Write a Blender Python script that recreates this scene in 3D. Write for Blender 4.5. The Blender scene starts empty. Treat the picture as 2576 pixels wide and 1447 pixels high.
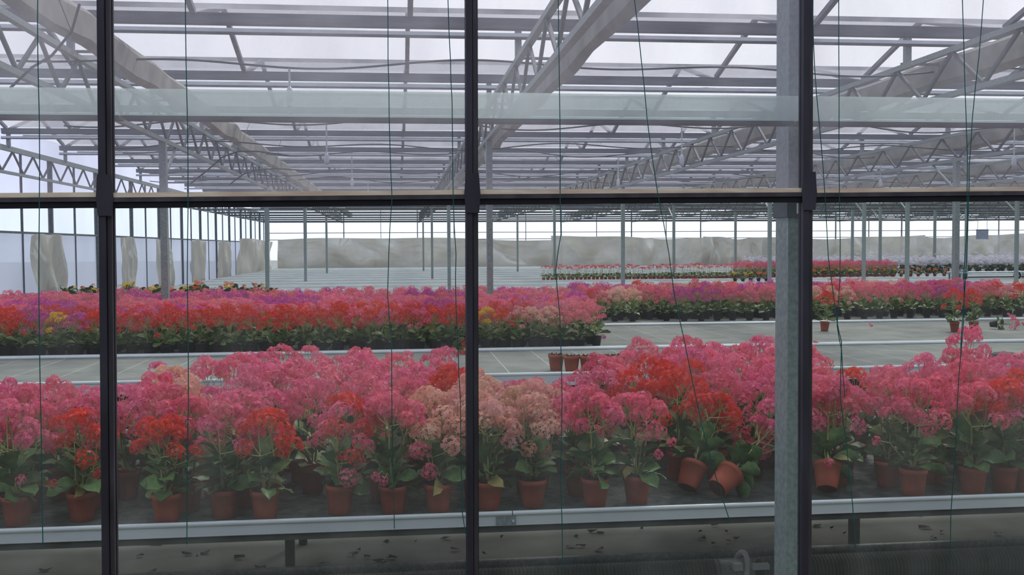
import bpy, math, random
import numpy as np
from mathutils import Vector, Matrix, Euler

random.seed(7)
RNG = np.random.default_rng(11)
SC = bpy.context.scene
COL = SC.collection
PI = math.pi

# ------------------------------------------------------------------ camera
F, CX, CY = 2550.0, 1288.0, 723.5
EYE = 1.65
VPX, VPY, ROLL = 1000.0, 624.0, -0.0058
_dx, _dy = (VPX - CX) / F, (VPY - CY) / F
_ez = -(_dx + ROLL * _dy) / (1 + _dy * _dy - ROLL * _dx * _dy)
_ey = ROLL + _ez * (_dy - ROLL * _dx)
_e = Vector((1, _ey, _ez)).normalized()          # world X seen in image axes (right, down, forward)
_d = Vector((_dx, _dy, 1)).normalized()          # world Y
_u = _e.cross(_d).normalized()                   # world Z
if _u.y > 0:
    _u = -_u
_right = Vector((_e.x, _d.x, _u.x)); _down = Vector((_e.y, _d.y, _u.y)); _fwd = Vector((_e.z, _d.z, _u.z))
cam_data = bpy.data.cameras.new('camera')
cam = bpy.data.objects.new('camera', cam_data)
COL.objects.link(cam)
m3 = Matrix((_right, -_down, -_fwd)).transposed()
cam.matrix_world = Matrix.Translation((0, 0, EYE)) @ m3.to_4x4()
cam_data.sensor_width = 36.0
cam_data.lens = 36.0 * F / 2576.0
cam_data.clip_start, cam_data.clip_end = 0.05, 500
SC.camera = cam
CAMP = Vector((0, 0, EYE))


def ray(x, y):
    return (_right * ((x - CX) / F) + _down * ((y - CY) / F) + _fwd)


def at_z(x, y, z):
    r = ray(x, y); t = (z - EYE) / r.z
    return CAMP + r * t


def at_y(x, y, Y):
    r = ray(x, y)
    return CAMP + r * (Y / r.y)


def proj(p):
    v = Vector(p) - CAMP
    w = v.dot(_fwd)
    return CX + F * v.dot(_right) / w, CY + F * v.dot(_down) / w


# ------------------------------------------------------------------ sky, sun, exposure
def lin(r, g, b):
    f = lambda c: (c / 255 / 12.92) if c / 255 <= 0.04045 else ((c / 255 + 0.055) / 1.055) ** 2.4
    return (f(r), f(g), f(b), 1.0)


W = bpy.data.worlds.new('sky'); SC.world = W; W.use_nodes = True
nt = W.node_tree; nt.nodes.clear()
N = nt.nodes.new; L = nt.links.new
wo = N('ShaderNodeOutputWorld'); bg = N('ShaderNodeBackground'); tc = N('ShaderNodeTexCoord')
sep = N('ShaderNodeSeparateXYZ'); L(tc.outputs['Generated'], sep.inputs[0])
rmp = N('ShaderNodeValToRGB'); L(sep.outputs['Z'], rmp.inputs[0])
e = rmp.color_ramp.elements
e[0].position = 0.0; e[0].color = (0.54, 0.61, 0.88, 1)
e[1].position = 0.75; e[1].color = (0.50, 0.58, 0.86, 1)
m1 = e.new(0.2); m1.color = (0.52, 0.59, 0.90, 1)
nz = N('ShaderNodeTexNoise'); nz.inputs['Scale'].default_value = 2.3; nz.inputs['Detail'].default_value = 5
L(tc.outputs['Generated'], nz.inputs['Vector'])
cr = N('ShaderNodeValToRGB'); L(nz.outputs['Fac'], cr.inputs[0])
cr.color_ramp.elements[0].position = 0.42; cr.color_ramp.elements[0].color = (0.25, 0.25, 0.25, 1)
cr.color_ramp.elements[1].position = 0.62; cr.color_ramp.elements[1].color = (1, 1, 1, 1)
# thin high cloud is whiter towards the sun, which stands ahead and to the right
SUN_AZ, SUN_EL = math.radians(28), math.radians(48)     # azimuth from +Y towards +X
sd = (math.sin(SUN_AZ) * math.cos(SUN_EL), math.cos(SUN_AZ) * math.cos(SUN_EL), math.sin(SUN_EL))
dt = N('ShaderNodeVectorMath'); dt.operation = 'DOT_PRODUCT'; dt.inputs[1].default_value = sd
L(tc.outputs['Generated'], dt.inputs[0])
mr = N('ShaderNodeMapRange'); mr.inputs['From Min'].default_value = 0.22; mr.inputs['From Max'].default_value = 0.80
mr.inputs['To Min'].default_value = 0.0; mr.inputs['To Max'].default_value = 1.0
L(dt.outputs['Value'], mr.inputs['Value'])
mx0 = N('ShaderNodeMath'); mx0.operation = 'MAXIMUM'; L(mr.outputs[0], mx0.inputs[0]); mx0.inputs[1].default_value = 0.0
mul = N('ShaderNodeMath'); mul.operation = 'MULTIPLY'; L(cr.outputs[0], mul.inputs[0]); mul.inputs[1].default_value = 0.18
add = N('ShaderNodeMath'); add.operation = 'ADD'; add.use_clamp = True; L(mul.outputs[0], add.inputs[0]); L(mx0.outputs[0], add.inputs[1])
mix = N('ShaderNodeMixRGB'); L(add.outputs[0], mix.inputs[0]); L(rmp.outputs[0], mix.inputs[1]); mix.inputs[2].default_value = (1.45, 1.43, 1.45, 1)
L(mix.outputs[0], bg.inputs[0]); bg.inputs[1].default_value = 1.0
L(bg.outputs[0], wo.inputs[0])

sun_d = bpy.data.lights.new('sun', 'SUN'); sun_d.energy = 2.6; sun_d.angle = math.radians(9); sun_d.color = (1.0, 0.95, 0.88)
sun = bpy.data.objects.new('sun', sun_d); COL.objects.link(sun)
sun.rotation_euler = Vector(sd).to_track_quat('Z', 'Y').to_euler()
sun.location = (0, 0, 30)

vs = SC.view_settings
SC.display_settings.display_device = 'sRGB'
vs.view_transform = 'Standard'; vs.look = 'None'; vs.gamma = 1.0; vs.use_curve_mapping = False
vs.exposure = 0.3
SC.cycles.transparent_max_bounces = 48
SC.cycles.max_bounces = 6
SC.cycles.diffuse_bounces = 3
SC.cycles.transmission_bounces = 4
SC.cycles.glossy_bounces = 2
SC.cycles.adaptive_threshold = 0.02
SC.cycles.caustics_reflective = False
SC.cycles.caustics_refractive = False

# ------------------------------------------------------------------ materials
MATS = {}


def newmat(name):
    m = bpy.data.materials.new(name); m.use_nodes = True
    m.node_tree.nodes.clear()
    MATS[name] = m
    return m, m.node_tree.nodes.new, m.node_tree.links.new


def surf(name, col, rough=0.6, metal=0.0, var=0.18, scale=8.0, stretch=(1, 1, 1), bump=0.0, spec=0.4, col2=None, rnd=0.0, world=True):
    m, N, L = newmat(name)
    o = N('ShaderNodeOutputMaterial'); p = N('ShaderNodeBsdfPrincipled')
    g = N('ShaderNodeNewGeometry') if world else N('ShaderNodeTexCoord')
    mp = N('ShaderNodeMapping'); mp.inputs['Scale'].default_value = stretch
    L(g.outputs['Position' if world else 'Object'], mp.inputs[0])
    t = N('ShaderNodeTexNoise'); t.inputs['Scale'].default_value = scale; t.inputs['Detail'].default_value = 5
    L(mp.outputs[0], t.inputs['Vector'])
    c = lin(*col)
    k2 = lin(*col2) if col2 else tuple(x * (1 - var) for x in c[:3]) + (1,)
    k1 = c if col2 else tuple(min(1, x * (1 + var)) for x in c[:3]) + (1,)
    r = N('ShaderNodeValToRGB'); L(t.outputs['Fac'], r.inputs[0])
    r.color_ramp.elements[0].position = 0.35; r.color_ramp.elements[0].color = k2
    r.color_ramp.elements[1].position = 0.65; r.color_ramp.elements[1].color = k1
    src = r.outputs[0]
    if rnd:
        oi = N('ShaderNodeObjectInfo'); mrr = N('ShaderNodeMapRange')
        mrr.inputs['To Min'].default_value = 1 - rnd; mrr.inputs['To Max'].default_value = 1 + rnd
        L(oi.outputs['Random'], mrr.inputs['Value'])
        hs = N('ShaderNodeHueSaturation'); L(mrr.outputs[0], hs.inputs['Value']); L(src, hs.inputs['Color']); src = hs.outputs[0]
    L(src, p.inputs['Base Color'])
    p.inputs['Roughness'].default_value = rough; p.inputs['Metallic'].default_value = metal
    p.inputs['Specular IOR Level'].default_value = spec
    if bump:
        b = N('ShaderNodeBump'); b.inputs['Strength'].default_value = bump; b.inputs['Distance'].default_value = 0.01
        L(t.outputs['Fac'], b.inputs['Height']); L(b.outputs[0], p.inputs['Normal'])
    L(p.outputs[0], o.inputs[0])
    return m


def film(name, tint, haze_lo, haze_hi, hazecol, scale=(3, 3, 3), nscale=1.0, gloss=0.04, trans=0.6):
    """glazing with a dusty, condensed film: clear transmission + scattering dirt + a weak mirror"""
    m, N, L = newmat(name)
    o = N('ShaderNodeOutputMaterial')
    g = N('ShaderNodeNewGeometry'); mp = N('ShaderNodeMapping'); mp.inputs['Scale'].default_value = scale
    L(g.outputs['Position'], mp.inputs[0])
    t = N('ShaderNodeTexNoise'); t.inputs['Scale'].default_value = nscale; t.inputs['Detail'].default_value = 6
    L(mp.outputs[0], t.inputs['Vector'])
    r = N('ShaderNodeMapRange'); r.inputs['From Min'].default_value = 0.35; r.inputs['From Max'].default_value = 0.68
    r.inputs['To Min'].default_value = haze_lo; r.inputs['To Max'].default_value = haze_hi
    L(t.outputs['Fac'], r.inputs['Value'])
    tr = N('ShaderNodeBsdfTransparent'); tr.inputs[0].default_value = tint
    df = N('ShaderNodeBsdfDiffuse'); df.inputs[0].default_value = hazecol
    tl = N('ShaderNodeBsdfTranslucent'); tl.inputs[0].default_value = hazecol
    mm = N('ShaderNodeMixShader'); mm.inputs[0].default_value = trans; L(df.outputs[0], mm.inputs[1]); L(tl.outputs[0], mm.inputs[2])
    mh = N('ShaderNodeMixShader'); L(r.outputs[0], mh.inputs[0]); L(tr.outputs[0], mh.inputs[1]); L(mm.outputs[0], mh.inputs[2])
    out = mh.outputs[0]
    if gloss:
        gl = N('ShaderNodeBsdfGlossy'); gl.inputs['Roughness'].default_value = 0.03
        mg = N('ShaderNodeMixShader'); mg.inputs[0].default_value = gloss
        L(out, mg.inputs[1]); L(gl.outputs[0], mg.inputs[2]); out = mg.outputs[0]
    L(out, o.inputs[0])
    return m


surf('black_paint', (58, 56, 64), 0.55, var=0.3, scale=12, stretch=(1, 1, .3))
surf('black_rubber', (22, 22, 26), 0.7, var=0.3)
surf('mullion_rib', (82, 78, 80), 0.6, var=0.35, scale=10, stretch=(2, 2, .5), col2=(60, 56, 60))
surf('tan_wood', (250, 220, 188), 0.7, var=0.2, scale=25, stretch=(.3, 1, 2))
surf('galvanised', (150, 162, 160), 0.5, metal=0.25, var=0.18, scale=60, spec=0.5)
surf('galvanised_dark', (90, 96, 102), 0.55, metal=0.2, var=0.2, scale=14)
surf('gutter_grey', (122, 126, 134), 0.6, var=0.22, scale=6, stretch=(.3, 1, 3))
surf('purlin_light', (236, 240, 242), 0.5, var=0.12, scale=5)
surf('white_pipe', (228, 236, 242), 0.35, var=0.05)
surf('white_aluminium', (226, 232, 232), 0.35, var=0.07, scale=5, stretch=(.5, 1, 1))
surf('bench_angle', (70, 76, 74), 0.6, var=0.3)
surf('wire_grey', (104, 108, 106), 0.5, metal=0.2, var=0.3, scale=20)
surf('bench_mat', (140, 142, 136), 0.9, var=0.12, scale=3.0, bump=0.1, col2=(118, 121, 117))
surf('mat_line', (168, 171, 166), 0.8, var=0.1)
surf('bench_far', (150, 151, 142), 0.7, var=0.1, scale=1.5)
surf('concrete', (112, 112, 104), 0.9, var=0.25, scale=2.2, bump=0.2, col2=(88, 88, 80))
surf('litter', (40, 36, 30), 0.9, var=0.4)
surf('terracotta', (174, 84, 60), 0.6, var=0.16, scale=14, rnd=0.12, world=False)
surf('terracotta_dark', (96, 44, 34), 0.8, var=0.2, world=False)
surf('black_pot', (34, 34, 38), 0.55, var=0.25)
surf('soil', (44, 34, 28), 0.95, var=0.4, scale=60)
surf('leaf', (112, 144, 84), 0.42, var=0.2, scale=30, rnd=0.3, col2=(76, 110, 60), world=False)
surf('leaf_yellow', (176, 164, 92), 0.5, var=0.2, scale=20, rnd=0.2, col2=(140, 130, 80), world=False)
surf('foliage', (120, 144, 80), 0.5, var=0.2, scale=22, rnd=0.2, col2=(72, 100, 52), world=False)
surf('foliage_dark', (84, 112, 70), 0.5, var=0.2, scale=22, col2=(50, 76, 46))
surf('stem', (176, 178, 116), 0.6, var=0.15, scale=20)
surf('green_wire', (20, 92, 84), 0.5, var=0.2)
surf('cable', (64, 68, 74), 0.6, var=0.2)
surf('shade_cloth', (178, 176, 166), 0.9, var=0.2, scale=3, bump=0.3, col2=(148, 148, 140))
surf('corrugated', (100, 118, 108), 0.5, var=0.15, scale=10)
surf('teal_plastic', (120, 168, 176), 0.5, var=0.1)
surf('board_grey', (164, 172, 190), 0.7, var=0.1)
surf('steel', (190, 198, 200), 0.35, metal=0.3, var=0.1)
surf('knee_wall', (120, 120, 116), 0.9, var=0.2, bump=0.2)
surf('outside_ground', (104, 106, 98), 0.95, var=0.25, scale=1.5)

film('glass_lower', (0.945, 0.975, 0.955, 1), 0.016, 0.05, (0.70, 0.74, 0.73, 1), scale=(5, 5, 1.2), nscale=1.2, gloss=0.014)
film('glass_upper', (0.95, 0.96, 0.975, 1), 0.11, 0.25, (0.78, 0.78, 0.82, 1), scale=(4, 4, 0.9), nscale=1.0, gloss=0.03)
film('roof_film', (0.665, 0.675, 0.695, 1), 0.12, 0.45, (0.62, 0.62, 0.66, 1), scale=(1.2, .25, .25), nscale=1.0, gloss=0, trans=0.75)
film('wall_film_low', (0.75, 0.78, 0.92, 1), 0.82, 0.97, (0.80, 0.82, 0.93, 1), scale=(.7, .7, .3), nscale=1.0, gloss=0, trans=0.75)
film('wall_film', (0.86, 0.89, 0.99, 1), 0.06, 0.2, (0.72, 0.75, 0.86, 1), scale=(.7, .7, .3), nscale=1.0, gloss=0, trans=0.8)
film('plastic_film', (0.88, 0.87, 0.84, 1), 0.70, 0.95, (0.70, 0.67, 0.62, 1), scale=(.6, .6, .6), nscale=1.2, gloss=0.10, trans=0.3)
film('girt_plate', (0.88, 0.97, 0.94, 1), 0.45, 0.68, (0.90, 0.97, 0.93, 1), scale=(6, 6, 2), nscale=1.5, gloss=0.03, trans=0.65)


def petal_mat(name, attr):
    m, N, L = newmat(name)
    o = N('ShaderNodeOutputMaterial')
    sh = N('ShaderNodeAttribute'); sh.attribute_name = 'shade'
    if attr:
        c = N('ShaderNodeAttribute'); c.attribute_name = 'tint'; col = c.outputs['Color']
    else:
        c = N('ShaderNodeObjectInfo'); col = c.outputs['Color']
    # florets differ: some paler, some deeper
    mrr = N('ShaderNodeMapRange'); mrr.inputs['To Min'].default_value = 0.72; mrr.inputs['To Max'].default_value = 1.16
    L(sh.outputs['Fac'], mrr.inputs['Value'])
    hs = N('ShaderNodeHueSaturation'); L(mrr.outputs[0], hs.inputs['Value']); L(col, hs.inputs['Color'])
    pale = N('ShaderNodeMapRange'); pale.inputs['From Min'].default_value = 0.7; pale.inputs['From Max'].default_value = 1.0
    pale.inputs['To Min'].default_value = 0.0; pale.inputs['To Max'].default_value = 0.42
    L(sh.outputs['Fac'], pale.inputs['Value'])
    mxc = N('ShaderNodeMixRGB'); L(pale.outputs[0], mxc.inputs[0]); L(hs.outputs[0], mxc.inputs[1]); mxc.inputs[2].default_value = (0.9, 0.62, 0.68, 1)
    df = N('ShaderNodeBsdfDiffuse'); L(mxc.outputs[0], df.inputs[0])
    tl = N('ShaderNodeBsdfTranslucent'); L(mxc.outputs[0], tl.inputs[0])
    mm = N('ShaderNodeMixShader'); mm.inputs[0].default_value = 0.35
    L(df.outputs[0], mm.inputs[1]); L(tl.outputs[0], mm.inputs[2]); L(mm.outputs[0], o.inputs[0])
    return m


petal_mat('petal', False)
petal_mat('petal_crowd', True)
PINK, ROSE, RED, PALE, MAGENTA = lin(252, 132, 164), lin(250, 122, 150), lin(238, 76, 60), lin(255, 196, 180), lin(222, 98, 176)
YELLOW, ORANGE, CORAL, WHITE = lin(248, 206, 50), lin(250, 140, 70), lin(248, 138, 154), lin(244, 242, 250)
MIDPINK = lin(242, 156, 178)


# ------------------------------------------------------------------ mesh helpers
class MB:
    def __init__(s):
        s.v, s.f, s.mi, s.sm = [], [], [], []

    def add(s, vs, fs, mi=0, smooth=False):
        b = len(s.v)
        s.v.extend([tuple(x) for x in vs])
        for f in fs:
            s.f.append(tuple(b + i for i in f)); s.mi.append(mi); s.sm.append(smooth)

    def box(s, lo, hi, mi=0):
        x0, y0, z0 = lo; x1, y1, z1 = hi
        s.add([(x0, y0, z0), (x1, y0, z0), (x1, y1, z0), (x0, y1, z0), (x0, y0, z1), (x1, y0, z1), (x1, y1, z1), (x0, y1, z1)],
              [(0, 3, 2, 1), (4, 5, 6, 7), (0, 1, 5, 4), (1, 2, 6, 5), (2, 3, 7, 6), (3, 0, 4, 7)], mi)

    def beam(s, p, q, w, h, mi=0, up=(0, 0, 1)):
        p, q = Vector(p), Vector(q); d = (q - p).normalized(); up = Vector(up)
        if abs(d.dot(up)) > 0.98:
            up = Vector((0, 1, 0))
        r = d.cross(up).normalized() * (w / 2); u = r.cross(d).normalized() * (h / 2)
        vs = [p - r - u, p + r - u, p + r + u, p - r + u, q - r - u, q + r - u, q + r + u, q - r + u]
        s.add(vs, [(0, 1, 2, 3), (7, 6, 5, 4), (0, 4, 5, 1), (1, 5, 6, 2), (2, 6, 7, 3), (3, 7, 4, 0)], mi)

    def tube(s, pts, r, n=6, mi=0, cap=True):
        pts = [Vector(p) for p in pts]
        rs = r if isinstance(r, (list, tuple)) else [r] * len(pts)
        vs = []
        prev = None
        for i, p in enumerate(pts):
            d = (pts[min(i + 1, len(pts) - 1)] - pts[max(i - 1, 0)]).normalized()
            a = prev if prev is not None else (Vector((0, 0, 1)) if abs(d.z) < 0.9 else Vector((1, 0, 0)))
            a = (a - d * a.dot(d)).normalized(); prev = a
            b = d.cross(a)
            for k in range(n):
                t = 2 * PI * k / n
                vs.append(p + (a * math.cos(t) + b * math.sin(t)) * rs[i])
        fs = []
        for i in range(len(pts) - 1):
            for k in range(n):
                fs.append((i * n + k, i * n + (k + 1) % n, (i + 1) * n + (k + 1) % n, (i + 1) * n + k))
        s.add(vs, fs, mi, True)
        if cap:
            s.add(vs[:n], [tuple(range(n))[::-1]], mi); s.add(vs[-n:], [tuple(range(n))], mi)

    def lathe(s, prof, n=20, mi=0, smooth=True):
        vs, fs = [], []
        for r, z in prof:
            for k in range(n):
                t = 2 * PI * k / n
                vs.append((r * math.cos(t), r * math.sin(t), z))
        for i in range(len(prof) - 1):
            for k in range(n):
                fs.append((i * n + k, i * n + (k + 1) % n, (i + 1) * n + (k + 1) % n, (i + 1) * n + k))
        s.add(vs, fs, mi, smooth)

    def disc(s, r, z, n=20, mi=0, up=True):
        vs = [(0, 0, z)] + [(r * math.cos(2 * PI * k / n), r * math.sin(2 * PI * k / n), z) for k in range(n)]
        fs = [(0, 1 + k, 1 + (k + 1) % n) if up else (0, 1 + (k + 1) % n, 1 + k) for k in range(n)]
        s.add(vs, fs, mi)

    def mesh(s, name, mats):
        me = bpy.data.meshes.new(name)
        me.from_pydata(s.v, [], s.f)
        for m in (mats if isinstance(mats, (list, tuple)) else [mats]):
            me.materials.append(MATS[m])
        me.polygons.foreach_set('material_index', s.mi)
        me.polygons.foreach_set('use_smooth', s.sm)
        me.update()
        return me

    def build(s, name, mats, parent=None, loc=None, **tags):
        return link(name, s.mesh(name, mats), parent, loc, **tags)


def link(name, data, parent=None, loc=None, rot=None, scale=None, **tags):
    o = bpy.data.objects.new(name, data)
    COL.objects.link(o)
    if parent is not None:
        o.parent = parent
    if loc is not None:
        o.location = loc
    if rot is not None:
        o.rotation_euler = rot
    if scale is not None:
        o.scale = scale
    for k, v in tags.items():
        if v is not None:
            o[k] = v
    return o


def thing(name, label, cat, loc=(0, 0, 0), rot=(0, 0, 0), group=None, kind=None):
    o = link(name, None, None, loc, rot, label=label, category=cat, group=group, kind=kind)
    o.empty_display_size = 0.1
    return o


def struct(name, label=None, loc=(0, 0, 0)):
    return link(name, None, None, loc, kind='structure', label=label)


def tri_mesh(name, V, T, mats, mi=None, attrs=None):
    """fast mesh from numpy arrays"""
    me = bpy.data.meshes.new(name)
    V = np.ascontiguousarray(V, dtype=np.float32); T = np.ascontiguousarray(T, dtype=np.int32)
    me.vertices.add(len(V)); me.vertices.foreach_set('co', V.ravel())
    me.loops.add(T.size); me.loops.foreach_set('vertex_index', T.ravel())
    me.polygons.add(len(T)); me.polygons.foreach_set('loop_start', np.arange(0, T.size, 3, dtype=np.int32))
    try:
        me.polygons.foreach_set('loop_total', np.full(len(T), 3, dtype=np.int32))
    except Exception:
        pass
    for m in mats:
        me.materials.append(MATS[m])
    if mi is not None:
        me.polygons.foreach_set('material_index', np.ascontiguousarray(mi, dtype=np.int32))
    for k, (typ, arr) in (attrs or {}).items():
        a = me.attributes.new(k, typ, 'POINT')
        a.data.foreach_set('color' if typ == 'FLOAT_COLOR' else 'value', np.ascontiguousarray(arr, dtype=np.float32).ravel())
    me.update(calc_edges=True)
    me.validate()
    return me


# ------------------------------------------------------------------ setting: floor, front wall
FARY, LEFTX, RIGHTX = 56.0, -6.9, 37.2
HB, HT, GUT, RIDGE = EYE + 1.36, EYE + 1.82, EYE + 2.06, EYE + 2.60
b = MB(); b.box((LEFTX - 0.3, 2.7, -0.15), (RIGHTX + 0.3, FARY + 0.3, 0))
floor = b.build('floor', 'concrete', kind='structure', label='grey concrete floor under the flower benches')
b = MB(); b.box((-80, -60, -0.25), (120, 160, -0.16))
b.build('ground', 'outside_ground', kind='structure', label='bare ground outside the greenhouse')

# unseen enclosure added on the viewer's side to dim light on the foreground
b = MB(); b.box((-16, -5, -0.14), (20, 2.72, 0.0)); b.build('floor_viewer_side', 'outside_ground', kind='structure', label='unseen floor before the glass')
b = MB(); b.box((-16, -5.2, 0), (20, -5, 3.9)); b.build('wall_light_block', 'outside_ground', kind='structure', label='unseen wall added behind the viewer to dim the foreground')
b = MB(); b.box((-16, -5.2, 3.9), (20, -1.3, 4.0)); b.build('ceiling_light_block', 'outside_ground', kind='structure', label='unseen roof added behind the viewer to cut sky light')

GY = 2.85                                     # plane of the front glass
wall_front = struct('wall_front', 'glazed front partition with black glazing bars and a dark transom')
# bars: image x at the top and at the bottom edge of the picture
bars = [(-660, -625), (267.5, 280.5), (1185, 1188.5), (2026, 2022), (2815, 2790), (3560, 3515)]
BARX = []
for xt, xb in bars:
    pt, pb = at_y(xt, 0, GY), at_y(xb, 1447, GY)
    fx = lambda z, pt=pt, pb=pb: pb.x + (pt.x - pb.x) * (z - pb.z) / (pt.z - pb.z)
    BARX.append(fx)
    z0, z1 = 0.35, GUT + 0.1
    m = MB()
    m.beam((fx(z0), GY - .002, z0), (fx(z1), GY - .002, z1), 0.036, 0.012, 0, up=(0, 1, 0))
    m.beam((fx(z0) - .008, GY - .018, z0), (fx(z1) - .008, GY - .018, z1), 0.018, 0.024, 0, up=(0, 1, 0))
    m.build('mullion', 'black_paint', wall_front)
    m = MB(); m.beam((fx(z0) + .009, GY - .014, z0), (fx(z1) + .009, GY - .014, z1), 0.012, 0.014, 0, up=(0, 1, 0))
    m.build('glazing_rib', 'mullion_rib', wall_front)
# transom, in one length per pane column, with its pale wooden strip on top
def tr_y(x):                                   # image y of the strip's top edge
    return 487 - 16.0 * x / 2576.0


for i in range(len(bars) - 1):
    za = [at_y(px, tr_y(min(max(px, -700), 3500)), GY).z for px in (bars[i][0], bars[i + 1][0])]
    xa, xb2 = BARX[i](za[0]) + .018, BARX[i + 1](za[1]) - .018
    step = random.uniform(-.002, .002)
    m = MB(); m.beam((xa, GY - .016, za[0] - .006 + step), (xb2, GY - .016, za[1] - .006), 0.022, 0.0125)
    m.build('wooden_strip', 'tan_wood', wall_front, label='pale wooden strip along the top of the transom')
    m = MB(); m.beam((xa, GY - .018, za[0] - .0185 + step), (xb2, GY - .018, za[1] - .0185), 0.026, 0.012)
    m.build('transom', 'mullion_rib', wall_front)
    m = MB(); m.beam((xa, GY - .012, za[0] - .0325 + step), (xb2, GY - .012, za[1] - .0325), 0.03, 0.016)
    m.build('transom_foot', 'black_rubber', wall_front)
    # glass panes above and below
    for nm, z0, z1, mt in (('upper_pane', None, GUT + .1, 'glass_upper'), ('lower_pane', 0.35, None, 'glass_lower')):
        lo0 = (za[0] - .02) if z0 is None else z0; lo1 = (za[1] - .02) if z0 is None else z0
        hi0 = (za[0] - .02) if z1 is None else z1; hi1 = (za[1] - .02) if z1 is None else z1
        A, B = BARX[i], BARX[i + 1]
        vs = [(A(lo0), GY, lo0), (B(lo1), GY, lo1), (B(hi1), GY, hi1), (A(hi0), GY, hi0)]
        vs += [(x, y + .004, z) for x, y, z in vs]
        m = MB(); m.add(vs, [(0, 1, 2, 3), (7, 6, 5, 4), (0, 4, 5, 1), (1, 5, 6, 2), (2, 6, 7, 3), (3, 7, 4, 0)])
        m.build(nm, mt, wall_front)
for i in (1, 2, 3):                            # splice brackets where bar and transom meet
    zc = at_y(bars[i][0], tr_y(bars[i][0]) + 12, GY).z
    x = BARX[i](zc)
    m = MB()
    m.add([(x - .0185, GY - .0335, zc - .05), (x + .0185, GY - .0335, zc - .05), (x + .0225, GY - .0335, zc), (x + .0185, GY - .0335, zc + .06), (x - .0185, GY - .0335, zc + .06), (x - .0225, GY - .0335, zc),
           (x - .0185, GY - .0305, zc - .05), (x + .0185, GY - .0305, zc - .05), (x + .0225, GY - .0305, zc), (x + .0185, GY - .0305, zc + .06), (x - .0185, GY - .0305, zc + .06), (x - .0225, GY - .0305, zc)],
          [(0, 1, 2, 3, 4, 5), (11, 10, 9, 8, 7, 6)] + [(k, k + 6, (k + 1) % 6 + 6, (k + 1) % 6) for k in range(6)])
    m.build('bracket', 'black_paint', wall_front)
m = MB(); m.box((BARX[0](1), GY - .1, 0), (BARX[-1](1), GY + .1, .35))
m.build('base_wall', 'knee_wall', wall_front)
# pale aqua girt behind the glass
GI = 2.945
gz_t, gz_b = at_y(1288, 237, GI).z, at_y(1288, 300, GI).z
cuts = [BARX[0](2), at_y(303, 260, GI).x, at_y(2003, 260, GI).x, BARX[-1](2)]
for i in range(3):
    m = MB(); m.box((cuts[i] + .0012, GI, gz_b + .003), (cuts[i + 1] - .0012, GI + .012, gz_t + .004))
    m.build('girt', 'girt_plate', wall_front, label='pale aqua plate of the horizontal girt')
    m = MB(); m.box((cuts[i] + .006, GI + .0, gz_b - .008), (cuts[i + 1] - .006, GI + .06, gz_b + .002))
    m.build('girt_flange', 'galvanised_dark', wall_front)

# ------------------------------------------------------------------ roof: trusses, gutters, glazing
TX = [LEFTX, -2.95, 1.17] + [5.1 + 4.0 * k for k in range(9)]
BAY = 3.13
GYS = [3.05, 6.6] + [9.73 + BAY * k for k in range(15)]     # gutter lines in depth, the last on the far wall
_ones = ['first', 'second', 'third', 'fourth', 'fifth', 'sixth', 'seventh', 'eighth', 'ninth', 'tenth', 'eleventh', 'twelfth', 'thirteenth', 'fourteenth',
         'fifteenth', 'sixteenth', 'seventeenth', 'eighteenth', 'nineteenth', 'twentieth']
_tens = {2: 'twenty', 3: 'thirty', 4: 'forty', 5: 'fifty', 6: 'sixty'}
ORD = list(_ones)
for _n in range(21, 70):
    ORD.append((_tens[_n // 10] + '-' + _ones[_n % 10 - 1]) if _n % 10 else _tens[_n // 10][:-1] + 'ieth')

web_meshes = {}


def web_mesh(dy, dz):
    k = (round(dy, 3), round(dz, 3))
    if k not in web_meshes:
        m = MB(); m.beam((0, 0, 0), (0, dy, dz), 0.028, 0.032)
        web_meshes[k] = m.mesh('web', 'galvanised_dark')
    return web_meshes[k]


for ti, X in enumerate(TX):
    lab = 'lattice roof truss along the left wall' if ti == 0 else '%s lattice roof truss counted from the left wall' % ORD[ti]
    t = thing('roof_truss', lab, 'truss', (X, 3.0, HB), kind='structure')
    ln = FARY - 3.0 - 0.2
    m = MB(); m.box((-.03, 0, HT - HB - .05), (.03, ln, HT - HB)); m.build('top_chord', 'galvanised', t)
    m = MB(); m.box((-.03, 0, 0), (.03, ln, .05)); m.build('bottom_chord', 'galvanised', t)
    hz = HT - HB - .05
    near = 34.0 if ti <= 3 else (16.0 if ti <= 5 else 0)
    y = 0.2; k = 0
    far = MB()
    while y < ln - .6:
        dy = 0.30 if k % 2 == 0 else 0.75 - .30 + .05
        p = (0, y, .05) if k % 2 == 0 else (0, y, hz)
        dz = hz - .05 if k % 2 == 0 else -(hz - .05)
        if y + 3 < near:
            link('web', web_mesh(.5, dz), t, p)
        else:
            far.beam(p, (0, y + .5, p[2] + dz), .022, .026)
        y += .52; k += 1
    if far.v:
        far.build('far_webs', 'galvanised_dark', t, kind='stuff')

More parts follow.
